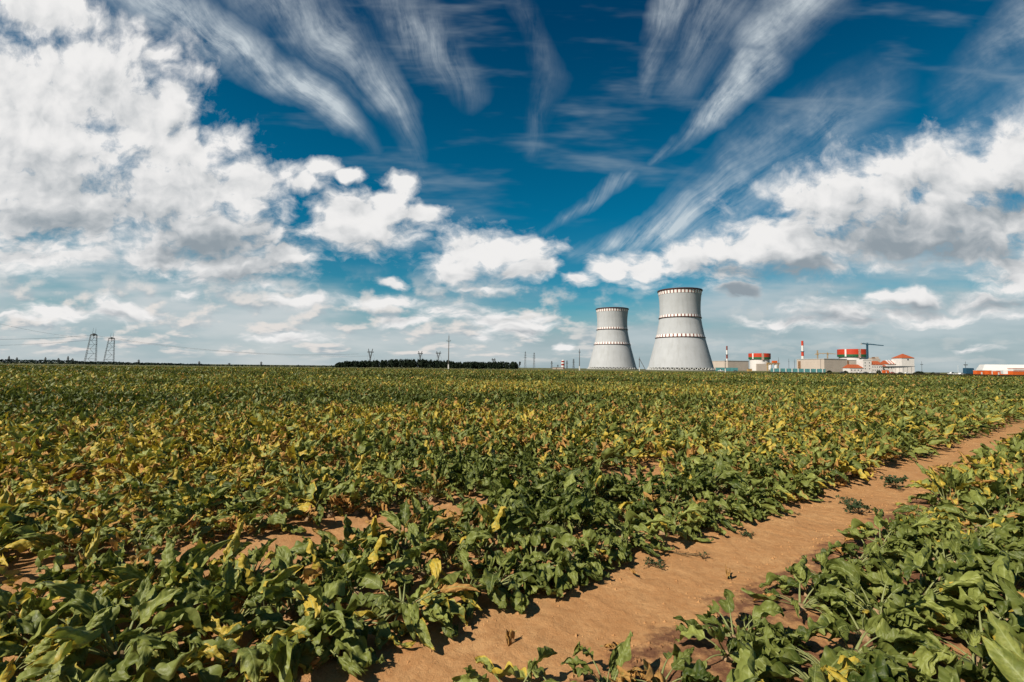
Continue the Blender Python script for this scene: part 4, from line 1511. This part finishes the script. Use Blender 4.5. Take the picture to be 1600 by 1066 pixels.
def leaf_batch(P, nu, nv, stalk_sides=0):
    """P: dict of arrays, one entry per leaf. Returns verts, quads, luv, tone."""
    M_ = len(P['az'])
    K = 26
    s = np.linspace(0, 1, K)
    L = (P['lp'] + P['lb'])[:, None]
    th = P['th0'][:, None] + P['droop'][:, None] * s[None] ** 1.7
    ds = L / (K - 1)
    st, ct = np.sin(th), np.cos(th)
    r = np.concatenate([np.zeros((M_, 1)), np.cumsum((st[:, 1:] + st[:, :-1]) / 2 * ds, 1)], 1)
    z = np.concatenate([np.zeros((M_, 1)), np.cumsum((ct[:, 1:] + ct[:, :-1]) / 2 * ds, 1)], 1)
    z = z + 0.03
    zm = P['zmin'][:, None]
    over = np.maximum(zm - z, 0)
    z = np.maximum(z, zm) + 0.0
    r = r + over * 0.5                                  # what would go under the soil lies outwards on it
    th = np.where(over > 0, np.pi / 2, th)
    fa = P['lp'][:, None] / L

    def at(ss):                                         # ss (M_, n) in 0..1
        f = ss * (K - 1)
        i = np.clip(f.astype(int), 0, K - 2)
        w = f - i
        g = lambda a: np.take_along_axis(a, i, 1) * (1 - w) + np.take_along_axis(a, i + 1, 1) * w
        return g(r), g(z), g(th)
    ca, sa = np.cos(P['az'])[:, None], np.sin(P['az'])[:, None]
    u = np.linspace(0, 1, nu + 1)
    ss = fa + (1 - fa) * u[None]
    rr, zz, tt = at(ss)
    sway = P['sway'][:, None] * ss ** 2 * L
    mid = np.stack([rr * ca - sway * sa, rr * sa + sway * ca, zz], -1)
    T = np.stack([np.sin(tt) * ca, np.sin(tt) * sa, np.cos(tt)], -1)
    S = np.broadcast_to(np.stack([-sa, ca, np.zeros_like(ca)], -1), T.shape)
    N = np.cross(T, S)
    tw = (P['roll'][:, None] + P['twist'][:, None] * u[None])[..., None]
    S2 = S * np.cos(tw) + N * np.sin(tw)
    N2 = N * np.cos(tw) - S * np.sin(tw)
    w = P['hw'][:, None] * (np.sin(np.pi * np.clip(u, 0, 1) ** 0.78)[None] ** 0.72 + 0.05 * (1 - u)[None])
    v = np.linspace(-1, 1, nv + 1)
    av = np.abs(v)
    fold = P['fold'][:, None, None] * av[None, None] * (0.6 + 0.6 * u[None, :, None])
    lat = np.sign(v)[None, None] * (np.sin(fold + 1e-4) / (P['fold'][:, None, None] * (0.6 + 0.6 * u[None, :, None]) + 1e-4))
    hgt = (1 - np.cos(fold)) / (np.abs(P['fold'][:, None, None] * (0.6 + 0.6 * u[None, :, None])) + 1e-4) * np.sign(P['fold'])[:, None, None]
    ph = P['ph'][:, None, None]
    wave = P['wav'][:, None, None] * (av ** 2)[None, None] * np.sin(2 * np.pi * P['wk'][:, None, None] * u[None, :, None] + ph + np.where(v > 0, 1.9, 0)[None, None])
    wave2 = P['wav'][:, None, None] * .45 * av[None, None] * np.sin(2 * np.pi * P['wk'][:, None, None] * 2.3 * u[None, :, None] + ph * 2.7 + np.where(v > 0, .8, 0)[None, None])
    puck = P['puck'][:, None, None] * np.cos(2 * np.pi * 7 * (u[None, :, None] - .16 * av[None, None])) * np.sin(np.pi * av)[None, None]
    ragged = 1 + P['rag'][:, None, None] * np.sin(u[None, :, None] * 31 + ph * 5 + v[None, None] * 2) * (av ** 3)[None, None]
    V = mid[:, :, None] + S2[:, :, None] * (lat * ragged * w[..., None])[..., None] + N2[:, :, None] * (hgt * w[..., None] + wave * (w / P['hw'][:, None])[..., None] + puck)[..., None]
    uu, vv = u[None, :, None], v[None, None]
    q1, q2, q3 = (P['ph'] * k_ % 6.283 for k_ in (3.7, 7.9, 13.1))
    q1, q2, q3 = q1[:, None, None], q2[:, None, None], q3[:, None, None]
    cr_ = np.sin(uu * (9 + 2 * np.sin(q1)) + q1 + 2.2 * vv) * np.cos(vv * 3.1 + q2) + .7 * np.sin(uu * 17 + q3 - vv * 4.5) * np.sin(vv * 5.3 + q1 + uu * 3)
    cr2 = np.sin(uu * 7 + q2) * np.cos(vv * 4 + q3)
    taper = np.clip(uu * 5, 0, 1) * np.clip(av * 3.5, .15, 1)[None, None]
    V = V + N2[:, :, None] * (P['crum'][:, None, None] * cr_ * taper)[..., None] + T[:, :, None] * (P['crum'][:, None, None] * .7 * cr2 * taper)[..., None]
    V[..., 2] = np.maximum(V[..., 2], 0.006)
    luv = np.stack(np.broadcast_arrays(u[None, :, None], v[None, None], np.zeros((M_, 1, 1))), -1)
    tone = np.broadcast_to(P['tone'][:, None, None, :], V.shape[:3] + (4,))
    n0 = (nu + 1) * (nv + 1)
    i, j = np.meshgrid(np.arange(nu), np.arange(nv), indexing='ij')
    q = np.stack([i * (nv + 1) + j, (i + 1) * (nv + 1) + j, (i + 1) * (nv + 1) + j + 1, i * (nv + 1) + j + 1], -1).reshape(-1, 4)
    Q = (np.arange(M_)[:, None, None] * n0 + q[None]).reshape(-1, 4)
    V = V + P['base'][:, None, None, :]
    V, luv, tone = V.reshape(-1, 3), luv.reshape(-1, 3), tone.reshape(-1, 4)
    if stalk_sides:
        ns = 5
        ks = stalk_sides
        ss = fa * np.linspace(0, 1, ns + 1)[None]
        rr, zz, tt = at(ss)
        sway = P['sway'][:, None] * ss ** 2 * L
        mid = np.stack([rr * ca - sway * sa, rr * sa + sway * ca, zz], -1)
        T = np.stack([np.sin(tt) * ca, np.sin(tt) * sa, np.cos(tt)], -1)
        S = np.broadcast_to(np.stack([-sa, ca, np.zeros_like(ca)], -1), T.shape)
        N = np.cross(T, S)
        rad = P['lb'][:, None] * (0.036 - 0.020 * np.linspace(0, 1, ns + 1)[None])
        a = 2 * np.pi * np.arange(ks) / ks
        W = mid[:, :, None] + (S[:, :, None] * np.cos(a)[None, None, :, None] + N[:, :, None] * np.sin(a)[None, None, :, None] * .7) * rad[:, :, None, None]
        W = W + P['base'][:, None, None, :]
        n1 = (ns + 1) * ks
        i, j = np.meshgrid(np.arange(ns), np.arange(ks), indexing='ij')
        j2 = (j + 1) % ks
        q = np.stack([i * ks + j, i * ks + j2, (i + 1) * ks + j2, (i + 1) * ks + j], -1).reshape(-1, 4)
        Q2 = (np.arange(M_)[:, None, None] * n1 + q[None]).reshape(-1, 4) + len(V)
        tone2 = np.broadcast_to(P['tone'][:, None, None, :], W.shape[:3] + (4,)).reshape(-1, 4)
        luv2 = np.zeros((W.reshape(-1, 3).shape[0], 3))
        luv2[:, 0] = -0.5
        V, luv, tone, Q = np.vstack([V, W.reshape(-1, 3)]), np.vstack([luv, luv2]), np.vstack([tone, tone2]), np.vstack([Q, Q2])
    return V, Q, luv, tone


def leaf_params(r_, plants, nleaf, size, yellow, dry, dark, droopy, dry_only=False, sweep=0.0, sweep_to=0.0):
    """plants (n,3) positions; per-plant arrays size, yellow, dry, dark, droopy. nleaf leaves each."""
    n = len(plants)
    k = np.tile(np.arange(nleaf), n)
    pid = np.repeat(np.arange(n), nleaf)
    f = (k + r_.uniform(-.4, .4, len(k))) / max(1, nleaf - 1)      # 0 inner .. 1 outer
    f = np.clip(f, 0, 1)
    az = k * 2.39996 + np.repeat(r_.uniform(0, 6.28, n), nleaf) + r_.normal(0, .35, len(k))
    az = az + sweep * np.sin(sweep_to - az)
    dp = droopy[pid]
    sz = size[pid] * r_.uniform(.75, 1.2, len(k))
    P = dict(
        base=plants[pid] + np.stack([np.cos(az), np.sin(az), np.zeros(len(k))], -1) * 0.025,
        az=az,
        th0=np.radians(5 + 34 * f + 22 * dp + r_.normal(0, 10, len(k))),
        droop=np.radians(np.where(r_.uniform(size=len(k)) < .62 - .5 * dp, r_.normal(24, 18, len(k)), 62 + 52 * dp + 34 * f + r_.normal(0, 30, len(k)))),
        lp=sz * (.13 + .07 * f) * r_.uniform(.75, 1.2, len(k)),
        lb=sz * (.17 + .085 * np.sin(np.pi * np.clip(f * .8 + .1, 0, 1))),
        hw=sz * r_.uniform(.034, .062, len(k)),
        fold=np.where(r_.uniform(size=len(k)) < .45, -1, 1) * r_.uniform(.35, 1.75, len(k)),
        wav=sz * r_.uniform(.009, .028, len(k)),
        wk=r_.uniform(1.6, 4.2, len(k)),
        ph=r_.uniform(0, 6.28, len(k)),
        roll=r_.normal(0, .35, len(k)),
        twist=r_.normal(0, 1.15, len(k)),
        sway=r_.normal(0, .22, len(k)),
        crum=sz * r_.uniform(.005, .021, len(k)),
        puck=sz * r_.uniform(.001, .0035, len(k)),
        rag=r_.uniform(.01, .05, len(k)),
        zmin=r_.uniform(.012, .05, len(k)),
    )
    y = np.clip(yellow[pid] * r_.uniform(.2, 1.6, len(k)) + .28 * (f - .55) * (r_.uniform(size=len(k)) < .5) + r_.normal(0, .10, len(k)), 0, 1)
    y = np.where(r_.uniform(size=len(k)) < .02 + .10 * yellow[pid], r_.uniform(.7, 1, len(k)), y)
    d = np.where(r_.uniform(size=len(k)) < dry[pid] * (.35 + f), r_.uniform(.35, 1, len(k)), r_.uniform(0, .12, len(k)))
    if dry_only:
        y, d = np.full(len(k), .6), np.full(len(k), 1.0)
    b_ = np.clip(.5 - .45 * dark[pid] + r_.normal(0, .24, len(k)), 0, 1)
    P['wav'] = P['wav'] * (1 + 1.2 * d)
    P['crum'] = P['crum'] * (1 + 1.8 * d)
    P['lb'] = P['lb'] * (1 - .25 * d)
    P['fold'] = P['fold'] * (1 + .8 * d)
    P['hw'] = P['hw'] * (1 - .35 * d)
    P['tone'] = np.stack([y, d, b_, np.ones(len(k))], -1)
    return P


# ---------------------------------------------------------------- where plants grow
ROWS_R = [LANE - .76 - .45 * i for i in range(0, 30)]
ROWS_L = [LANE + .68, LANE + 1.16, LANE + 1.64, LANE + 2.08] + [LANE2 + .50 + .46 * i for i in range(0, 520)]


def grow_rows(r_, rmin, rmax, spacing, half_deg, row_every=1):
    xs, rid = [], []
    for side, rows in (('r', ROWS_R), ('l', ROWS_L)):
        for i, d in enumerate(rows):
            if abs(d) > rmax or i % row_every:
                continue
            tm = math.sqrt(max(rmax ** 2 - d ** 2, 0))
            t = np.arange(-tm, tm, spacing) + r_.uniform(0, spacing)
            t = t + r_.normal(0, spacing * .2, len(t))
            dd = d + r_.normal(0, .035 * row_every, len(t))
            x = t * U[0] + dd * NRM[0]
            y = t * U[1] + dd * NRM[1]
            rr = np.hypot(x, y)
            az = np.degrees(np.arctan2(x, y))
            ok = (rr >= rmin) & (rr < rmax) & (np.abs(az) < half_deg) & (r_.uniform(size=len(t)) > .05)
            if side == 'l' and i == 3:
                ok &= fbm(t * .9, t * 0 + 1, 2, 91) > .50
            xs.append(np.stack([x[ok], y[ok], t[ok]], -1))
            rid += [(side, i)] * int(ok.sum())
    return np.vstack(xs), rid


def vigour(x, y):
    """How yellow, dry and dark the crop is at a place in the field."""
    n = fbm(x * .16 + 3, y * .16, 3, 61)
    n2 = fbm(x * .5, y * .5 + 7, 3, 71)
    band = np.exp(-((y - 21 - .18 * x - 3 * (n - .5)) / 4.2) ** 2) * np.clip(1.3 - (x + 2) / 10, 0, 1)
    band = np.maximum(band, .8 * np.exp(-((y - 58 + .3 * x) / 9) ** 2))
    d = off(x, y)
    left = np.clip((d - LANE2) / 3.0, 0, 1)
    near = np.clip(1.4 - np.hypot(x, y) / 6.0, 0, 1)
    yel = np.clip(.13 + .85 * (n - .36) + .50 * (n2 - .42) + .14 * left - .75 * band, 0, .9)
    dry = np.clip(.13 + .38 * (n2 - .36) + .17 * left - .3 * band, .01, .45)
    dark = np.clip(.25 + .9 * band + .25 * near - .7 * (n - .4), -.5, 1.2)
    return yel, dry, dark, band


def in_frame(x, y, z=0.2):
    d = CAM_R.transposed() @ Vector((x, y, z - CAM_H))
    if d.z > -0.2:
        return None
    return 800 + F * d.x / -d.z, 533 - F * d.y / -d.z


# ---------------------------------------------------------------- the nearest plants, one object each
LOOKS = [  # words, yellow, dry, dark, droopy, size
    ('dark green glossy', .02, .01, .65, .4, 1.0), ('dark green drooping', .04, .02, .6, .75, 1.08), ('deep green sprawling', .05, .02, .5, .95, 1.16),
    ('plain green upright', .10, .02, .2, .10, .98), ('plain green drooping', .10, .03, .2, .65, 1.06), ('light green crinkled', .16, .03, -.2, .45, 1.0),
    ('light green sprawling', .18, .04, -.2, .85, 1.12), ('yellow edged green', .30, .05, .2, .5, 1.05), ('yellow tinged wilted', .42, .08, .1, .8, 1.0),
    ('yellowing drooping', .60, .12, 0, .75, 1.02), ('brown tipped green', .20, .28, .2, .55, 1.0), ('browning wilted', .38, .42, .1, .85, .95),
    ('dark green windswept', .05, .03, .55, .9, 1.02), ('light green windswept', .16, .04, -.1, .9, 1.05), ('yellow tinged windswept', .40, .08, .1, .9, 1.0), ('green windswept', .10, .05, .2, .85, 1.1),
]
SWEEP = math.atan2(-NRM[1], -NRM[0])          # the wind has laid the leaves over towards this side
protos = []
pr = np.random.default_rng(77)
for words_, ye, dr, dk, dpy, sz in LOOKS:
    for variant in range(3):
        one = lambda q: np.array([q])
        nl = int(pr.integers(14, 20))
        swept = 'windswept' in words_
        P = leaf_params(pr, np.zeros((1, 3)), nl, one(sz * pr.uniform(.94, 1.08)), one(ye), one(dr), one(dk), one(dpy), False, .95 if swept else 0.0, 0.0)
        if swept:
            P['th0'] = P['th0'] + .22
        V, Q, luv, tone = leaf_batch(P, 18, 10, 6)
        fo = mesh_np('foliage', V, Q, [M_LEAF], None, True, {'luv': ('FLOAT_VECTOR', luv), 'tone': ('FLOAT_COLOR', tone)})
        P = leaf_params(pr, np.zeros((1, 3)), 1, one(.8), one(.6), one(1.0), one(0), one(1.1), True)
        P['th0'] = np.radians(np.array([68.0]))
        P['droop'] = np.radians(np.array([50.0]))
        V, Q, luv, tone = leaf_batch(P, 14, 8, 5)
        wl = mesh_np('withered_leaf', V, Q, [M_LEAF], None, True, {'luv': ('FLOAT_VECTOR', luv), 'tone': ('FLOAT_COLOR', tone)})
        protos.append((words_, fo, wl))
crown_mb = MB().lathe([(.01, -.03), (.045, -.02), (.052, .01), (.040, .035), (.022, .052), (.005, .056)], 12)
crown_proto = crown_mb.build('root_crown', M_CROWN, None, smooth=True)

pts, rid = grow_rows(np.random.default_rng(101), .75, 17.0, .235, 84)
clump = []
for px, py in ((800, 1102), (872, 1098), (950, 1090), (1030, 1080)):
    d_ = ray(px, py)
    clump.append((d_.x * CAM_H / -d_.z, d_.y * CAM_H / -d_.z, 0))
pts = np.vstack([pts, np.array(clump)])
rid += [('c', 0)] * len(clump)
pts[:, 2] = ground_h(pts[:, 0], pts[:, 1])
vis = []
for i, (x, y, z) in enumerate(pts):
    q = in_frame(x, y, z + .15)
    if rid[i] == ('r', 0) and q and q[1] > 985 and q[0] < 1125:
        continue                                    # bare sand between the clump and the bed
    if q and -70 < q[0] < 1670 and q[1] < 1150:
        vis.append((math.hypot(x, y), i))
vis.sort()
near_ids = [i for _, i in vis[:300]]
near_set = set(near_ids)
ORD = ['zeroth', 'first', 'second', 'third', 'fourth', 'fifth', 'sixth', 'seventh', 'eighth', 'ninth', 'tenth', 'eleventh', 'twelfth', 'thirteenth', 'fourteenth',
       'fifteenth', 'sixteenth', 'seventeenth', 'eighteenth', 'nineteenth']
TENS = {20: ('twentieth', 'twenty'), 30: ('thirtieth', 'thirty'), 40: ('fortieth', 'forty'), 50: ('fiftieth', 'fifty'), 60: ('sixtieth', 'sixty')}


def ordinal(n):
    if n < 20:
        return ORD[n]
    a, c = TENS[n // 10 * 10]
    return a if n % 10 == 0 else c + '-' + ORD[n % 10]


byrow = {}
for i in near_ids:
    byrow.setdefault(rid[i], []).append(i)
ye_, dr_, dk_, _b = vigour(pts[:, 0], pts[:, 1])
lr = random.Random(3)
used = set()


def child(proto, root):
    """The prototype itself the first time, then a copy."""
    c = proto if proto not in used else proto.copy()
    if proto in used:
        COL.objects.link(c)
    used.add(proto)
    c.parent = root
    return c


for (side, ri), ids in byrow.items():
    ids.sort(key=lambda i: pts[i, 0] * U[0] + pts[i, 1] * U[1])
    if side == 'c':
        row = 'bottom edge clump on track'
    elif ri == 0:
        row = "row along track's right edge" if side == 'r' else "row along track's left edge"
    else:
        row = ordinal(ri + 1) + (' row right of track' if side == 'r' else ' row left of track')
    for k, i in enumerate(ids):
        x, y, z = pts[i]
        # choose a look that fits this part of the field
        best = sorted(range(len(LOOKS)), key=lambda q: abs(LOOKS[q][1] - ye_[i]) * 1.2 + abs(LOOKS[q][2] - dr_[i]) * 1.3 + .25 * abs(LOOKS[q][3] - dk_[i])
                      + .30 * abs(LOOKS[q][4] - (.9 if ri == 0 or side == 'r' else .4)) + lr.random() * .42 - (.55 if 'swept' in LOOKS[q][0] and side == 'r' else .22 if 'swept' in LOOKS[q][0] and ri == 0 else 0))[0]
        words_, fo, wl = protos[best * 3 + lr.randrange(3)]
        root = thing('sugar_beet_plant', (x, y, z), words_ + ' beet plant, ' + ordinal(k + 1) + ' from lower left end, ' + row, 'beet plant', 'beet plants nearest the camera', SWEEP + lr.gauss(0, .45) if 'swept' in words_ else lr.uniform(0, 6.283))
        sc = lr.uniform(.82, 1.12) * (.98 if side == 'l' else .80 if ri == 0 else .98)
        root.scale = (sc, sc, sc * lr.uniform(.9, 1.1))
        child(fo, root)
        if lr.random() < .20 + 1.6 * dr_[i]:
            w_ = child(wl, root)
            w_.rotation_euler = (0, 0, lr.uniform(0, 6.283))
        child(crown_proto, root)
for words_, fo, wl in protos:
    for o in (fo, wl):
        if o not in used:
            bpy.data.objects.remove(o)

# ---------------------------------------------------------------- the rest of the crop, one object
parts = []
cr = np.random.default_rng(202)


def crop(points, nleaf, nu, nv, stalk, size_k):
    x, y = points[:, 0], points[:, 1]
    ye, dr, dk, band = vigour(x, y)
    n = len(points)
    base = np.stack([x, y, ground_h(x, y)], -1)
    far_ = np.clip((np.hypot(x, y) - 22) / 60, 0, 1)
    ye = np.clip((ye + cr.normal(0, .12, n)) * (1 - .55 * far_), 0, 1)
    dk = dk + .30 * far_
    dr = dr * (1 - .40 * np.clip((np.hypot(x, y) - 14) / 20, 0, 1))
    P = leaf_params(cr, base, nleaf, size_k * cr.uniform(.85, 1.2, n) * (1 - .12 * band), ye, dr, dk, np.clip(cr.normal(.5, .25, n), 0, 1), False, .45, SWEEP)
    parts.append(leaf_batch(P, nu, nv, stalk))


rest = np.array([p for i, p in enumerate(pts) if i not in near_set and not (rid[i] == ('r', 0) and math.hypot(p[0], p[1]) < 4) and not (math.hypot(p[0], p[1]) < 1.0)])
rr_ = np.hypot(rest[:, 0], rest[:, 1])
ang = np.degrees(np.abs(np.arctan2(rest[:, 0], rest[:, 1])))
rest, rr_ = rest[(rr_ < 9) | (ang < 60)], rr_[(rr_ < 9) | (ang < 60)]
crop(rest[rr_ < 10], 14, 12, 6, 4, 1.04)
crop(rest[rr_ >= 10], 13, 9, 4, 3, 1.06)
q, _r = grow_rows(cr, 17.0, 48.0, .30, 55)
crop(q, 10, 5, 2, 0, 1.14)
q, _r = grow_rows(cr, 48.0, 100.0, .62, 53, 2)
crop(q, 8, 3, 1, 0, 1.55)
q, _r = grow_rows(cr, 100.0, FIELD_END, .95, 52, 3)
crop(q, 8, 2, 1, 0, 2.0)
Vs, Qs, Ls, Ts, o_ = [], [], [], [], 0
for V, Q, l_, t_ in parts:
    Vs.append(V)
    Qs.append(Q + o_)
    Ls.append(l_)
    Ts.append(t_)
    o_ += len(V)
crop_o = mesh_np('beet_crop', np.vstack(Vs), np.vstack(Qs), [M_LEAF], None, True, {'luv': ('FLOAT_VECTOR', np.vstack(Ls)), 'tone': ('FLOAT_COLOR', np.vstack(Ts))})
tag(crop_o, 'wide field of green and yellowing beet leaves stretching to the horizon', 'beet crop', kind='stuff')
print('crop quads', sum(len(p[1]) for p in parts))
del Vs, Qs, Ls, Ts, parts


# ---------------------------------------------------------------- small things on the bare track
def on_ground(px, py):
    d = ray(px, py)
    t = -CAM_H / d.z
    x, y = d.x * t, d.y * t
    return Vector((x, y, float(ground_h(np.array([x]), np.array([y]))[0]) + .006))


M_WEED = mat('weed_leaf', (.035, .055, .020), .7, .2, var=.5, scale=40)
M_TWIG = mat('dry_twig', (.17, .11, .055), .9, .1, var=.3, scale=40)


def weed(px, py, size, label, n=60, m=None, flat=.35, seed=0):
    loc = on_ground(px, py)
    t = thing('weed', loc, label, 'weed', 'weeds on the sandy track')
    r_ = np.random.default_rng(seed)
    mb = MB()
    tips = []
    for k in range(9):
        a = r_.uniform(0, 6.28)
        L = size * r_.uniform(.5, 1)
        p = [Vector((0, 0, 0)), Vector((math.cos(a) * L * .5, math.sin(a) * L * .5, L * flat * 1.0)), Vector((math.cos(a + .3) * L, math.sin(a + .3) * L, L * flat * r_.uniform(.3, 1.5)))]
        mb.tube(p, [.004, .003, .0015], 4)
        tips += [p[1].lerp(p[2], f) for f in np.linspace(-.4, 1, n // 9)]
    mb.build('stem', M_TWIG, t)
    c = np.array([tuple(v) for v in tips]) + r_.normal(0, size * .06, (len(tips), 3))
    c[:, 2] = np.abs(c[:, 2]) + .006
    leafy_mesh('foliage', c, size * .10, m or M_WEED, t, seed)


weed(1022, 882, .11, 'small dark weed sprig on the sand below the beet row', 120, seed=1)
weed(1172, 834, .10, 'low olive weed tuft in the middle of the sandy track', 150, flat=.2, seed=2)
weed(1098, 868, .07, 'tiny upright weed seedling on the sand', 45, flat=.9, seed=3)
weed(1330, 787, .15, 'pale green weed clump on the track farther along', 120, flat=.4, seed=4)
weed(1245, 800, .06, 'tiny weed dot near the middle of the track', 40, seed=5)
weed(1440, 712, .22, 'green weed clump on the left side of the far track', 150, flat=.4, seed=6)
weed(1400, 760, .26, 'dark weed clump on the damp right side of the far track', 200, flat=.5, seed=7)
weed(1345, 800, .22, 'dark weed clump on the right edge of the track', 180, flat=.5, seed=8)
t = thing('dry_twig', on_ground(1068, 862), 'branching dry brown twig lying on the sand by the row', 'twig')
mb = MB()
tr_ = random.Random(9)
for k in range(14):
    a = tr_.uniform(-.9, .9) - .4
    x0 = tr_.uniform(-.12, .10)
    mb.tube([(x0, -.25 * x0, .006), (x0 + .05 * math.cos(a), -.25 * x0 + .05 * math.sin(a), .018), (x0 + .09 * math.cos(a + .4), -.25 * x0 + .09 * math.sin(a + .4), .008)], [.003, .0025, .0012], 4)
mb.tube([(-.16, .04, .006), (0, 0, .012), (.15, -.04, .006)], [.004, .0035, .002], 5)
mb.build('branch', M_TWIG, t)


fr = np.random.default_rng(88)
for px, py, lab in ((812, 985, 'curled dry brown leaf fallen on the sand beside the left row, nearest the camera'), (1000, 905, 'dry tan leaf fallen on the sand below the left row'),
                    (1142, 905, 'dry brown leaf lying on the damp patch by the right bed'), (1262, 782, 'small dry leaf lying near the left side of the track'),
                    (930, 1012, 'small brown dry leaf alone in the middle of the sandy track')):
    P = leaf_params(fr, np.zeros((1, 3)), 1, np.array([.55]), np.array([.5]), np.array([1.0]), np.array([0.0]), np.array([1.0]), True)
    P['lp'] = P['lp'] * .3
    P['th0'] = np.array([1.35])
    P['droop'] = np.array([.5])
    V, Q, luv, tone = leaf_batch(P, 14, 8, 5)
    o = mesh_np('fallen_leaf', V - np.array([0, 0, .004]), Q, [M_LEAF], None, True, {'luv': ('FLOAT_VECTOR', luv), 'tone': ('FLOAT_COLOR', tone)})
    o.location = on_ground(px, py)
    tag(o, lab, 'fallen leaf', 'fallen leaves on the track')


def crumbs():
    r_ = np.random.default_rng(55)
    n = 9000
    t_ = r_.uniform(-1, 16, n) ** 1.0
    d_ = LANE + LANE_W * np.where(r_.uniform(size=n) < .6, -1, 1) * (1.15 - np.abs(r_.normal(0, .45, n)))
    x, y = t_ * U[0] + d_ * NRM[0], t_ * U[1] + d_ * NRM[1]
    z = ground_h(x, y) + .004
    s = .0022 + .015 * r_.uniform(size=n) ** 5
    c = np.stack([x, y, z], -1)
    dirs = np.array([[1, 0, 0], [0, 1, 0], [-1, 0, 0], [0, -1, 0], [0, 0, .8], [0, 0, -.4]])
    V = c[:, None] + dirs[None] * (s[:, None, None] * r_.uniform(.6, 1.5, (n, 6, 1)))
    f = np.array([[0, 1, 4], [1, 2, 4], [2, 3, 4], [3, 0, 4], [1, 0, 5], [2, 1, 5], [3, 2, 5], [0, 3, 5]])
    Fq = (np.arange(n)[:, None, None] * 6 + f[None]).reshape(-1, 3)
    o = mesh_np('soil_crumbs', V.reshape(-1, 3), Fq, [bpy.data.materials['field_soil']], None, False)
    tag(o, 'loose crumbs of dry soil scattered over the sandy track', 'soil crumbs', kind='stuff')


crumbs()
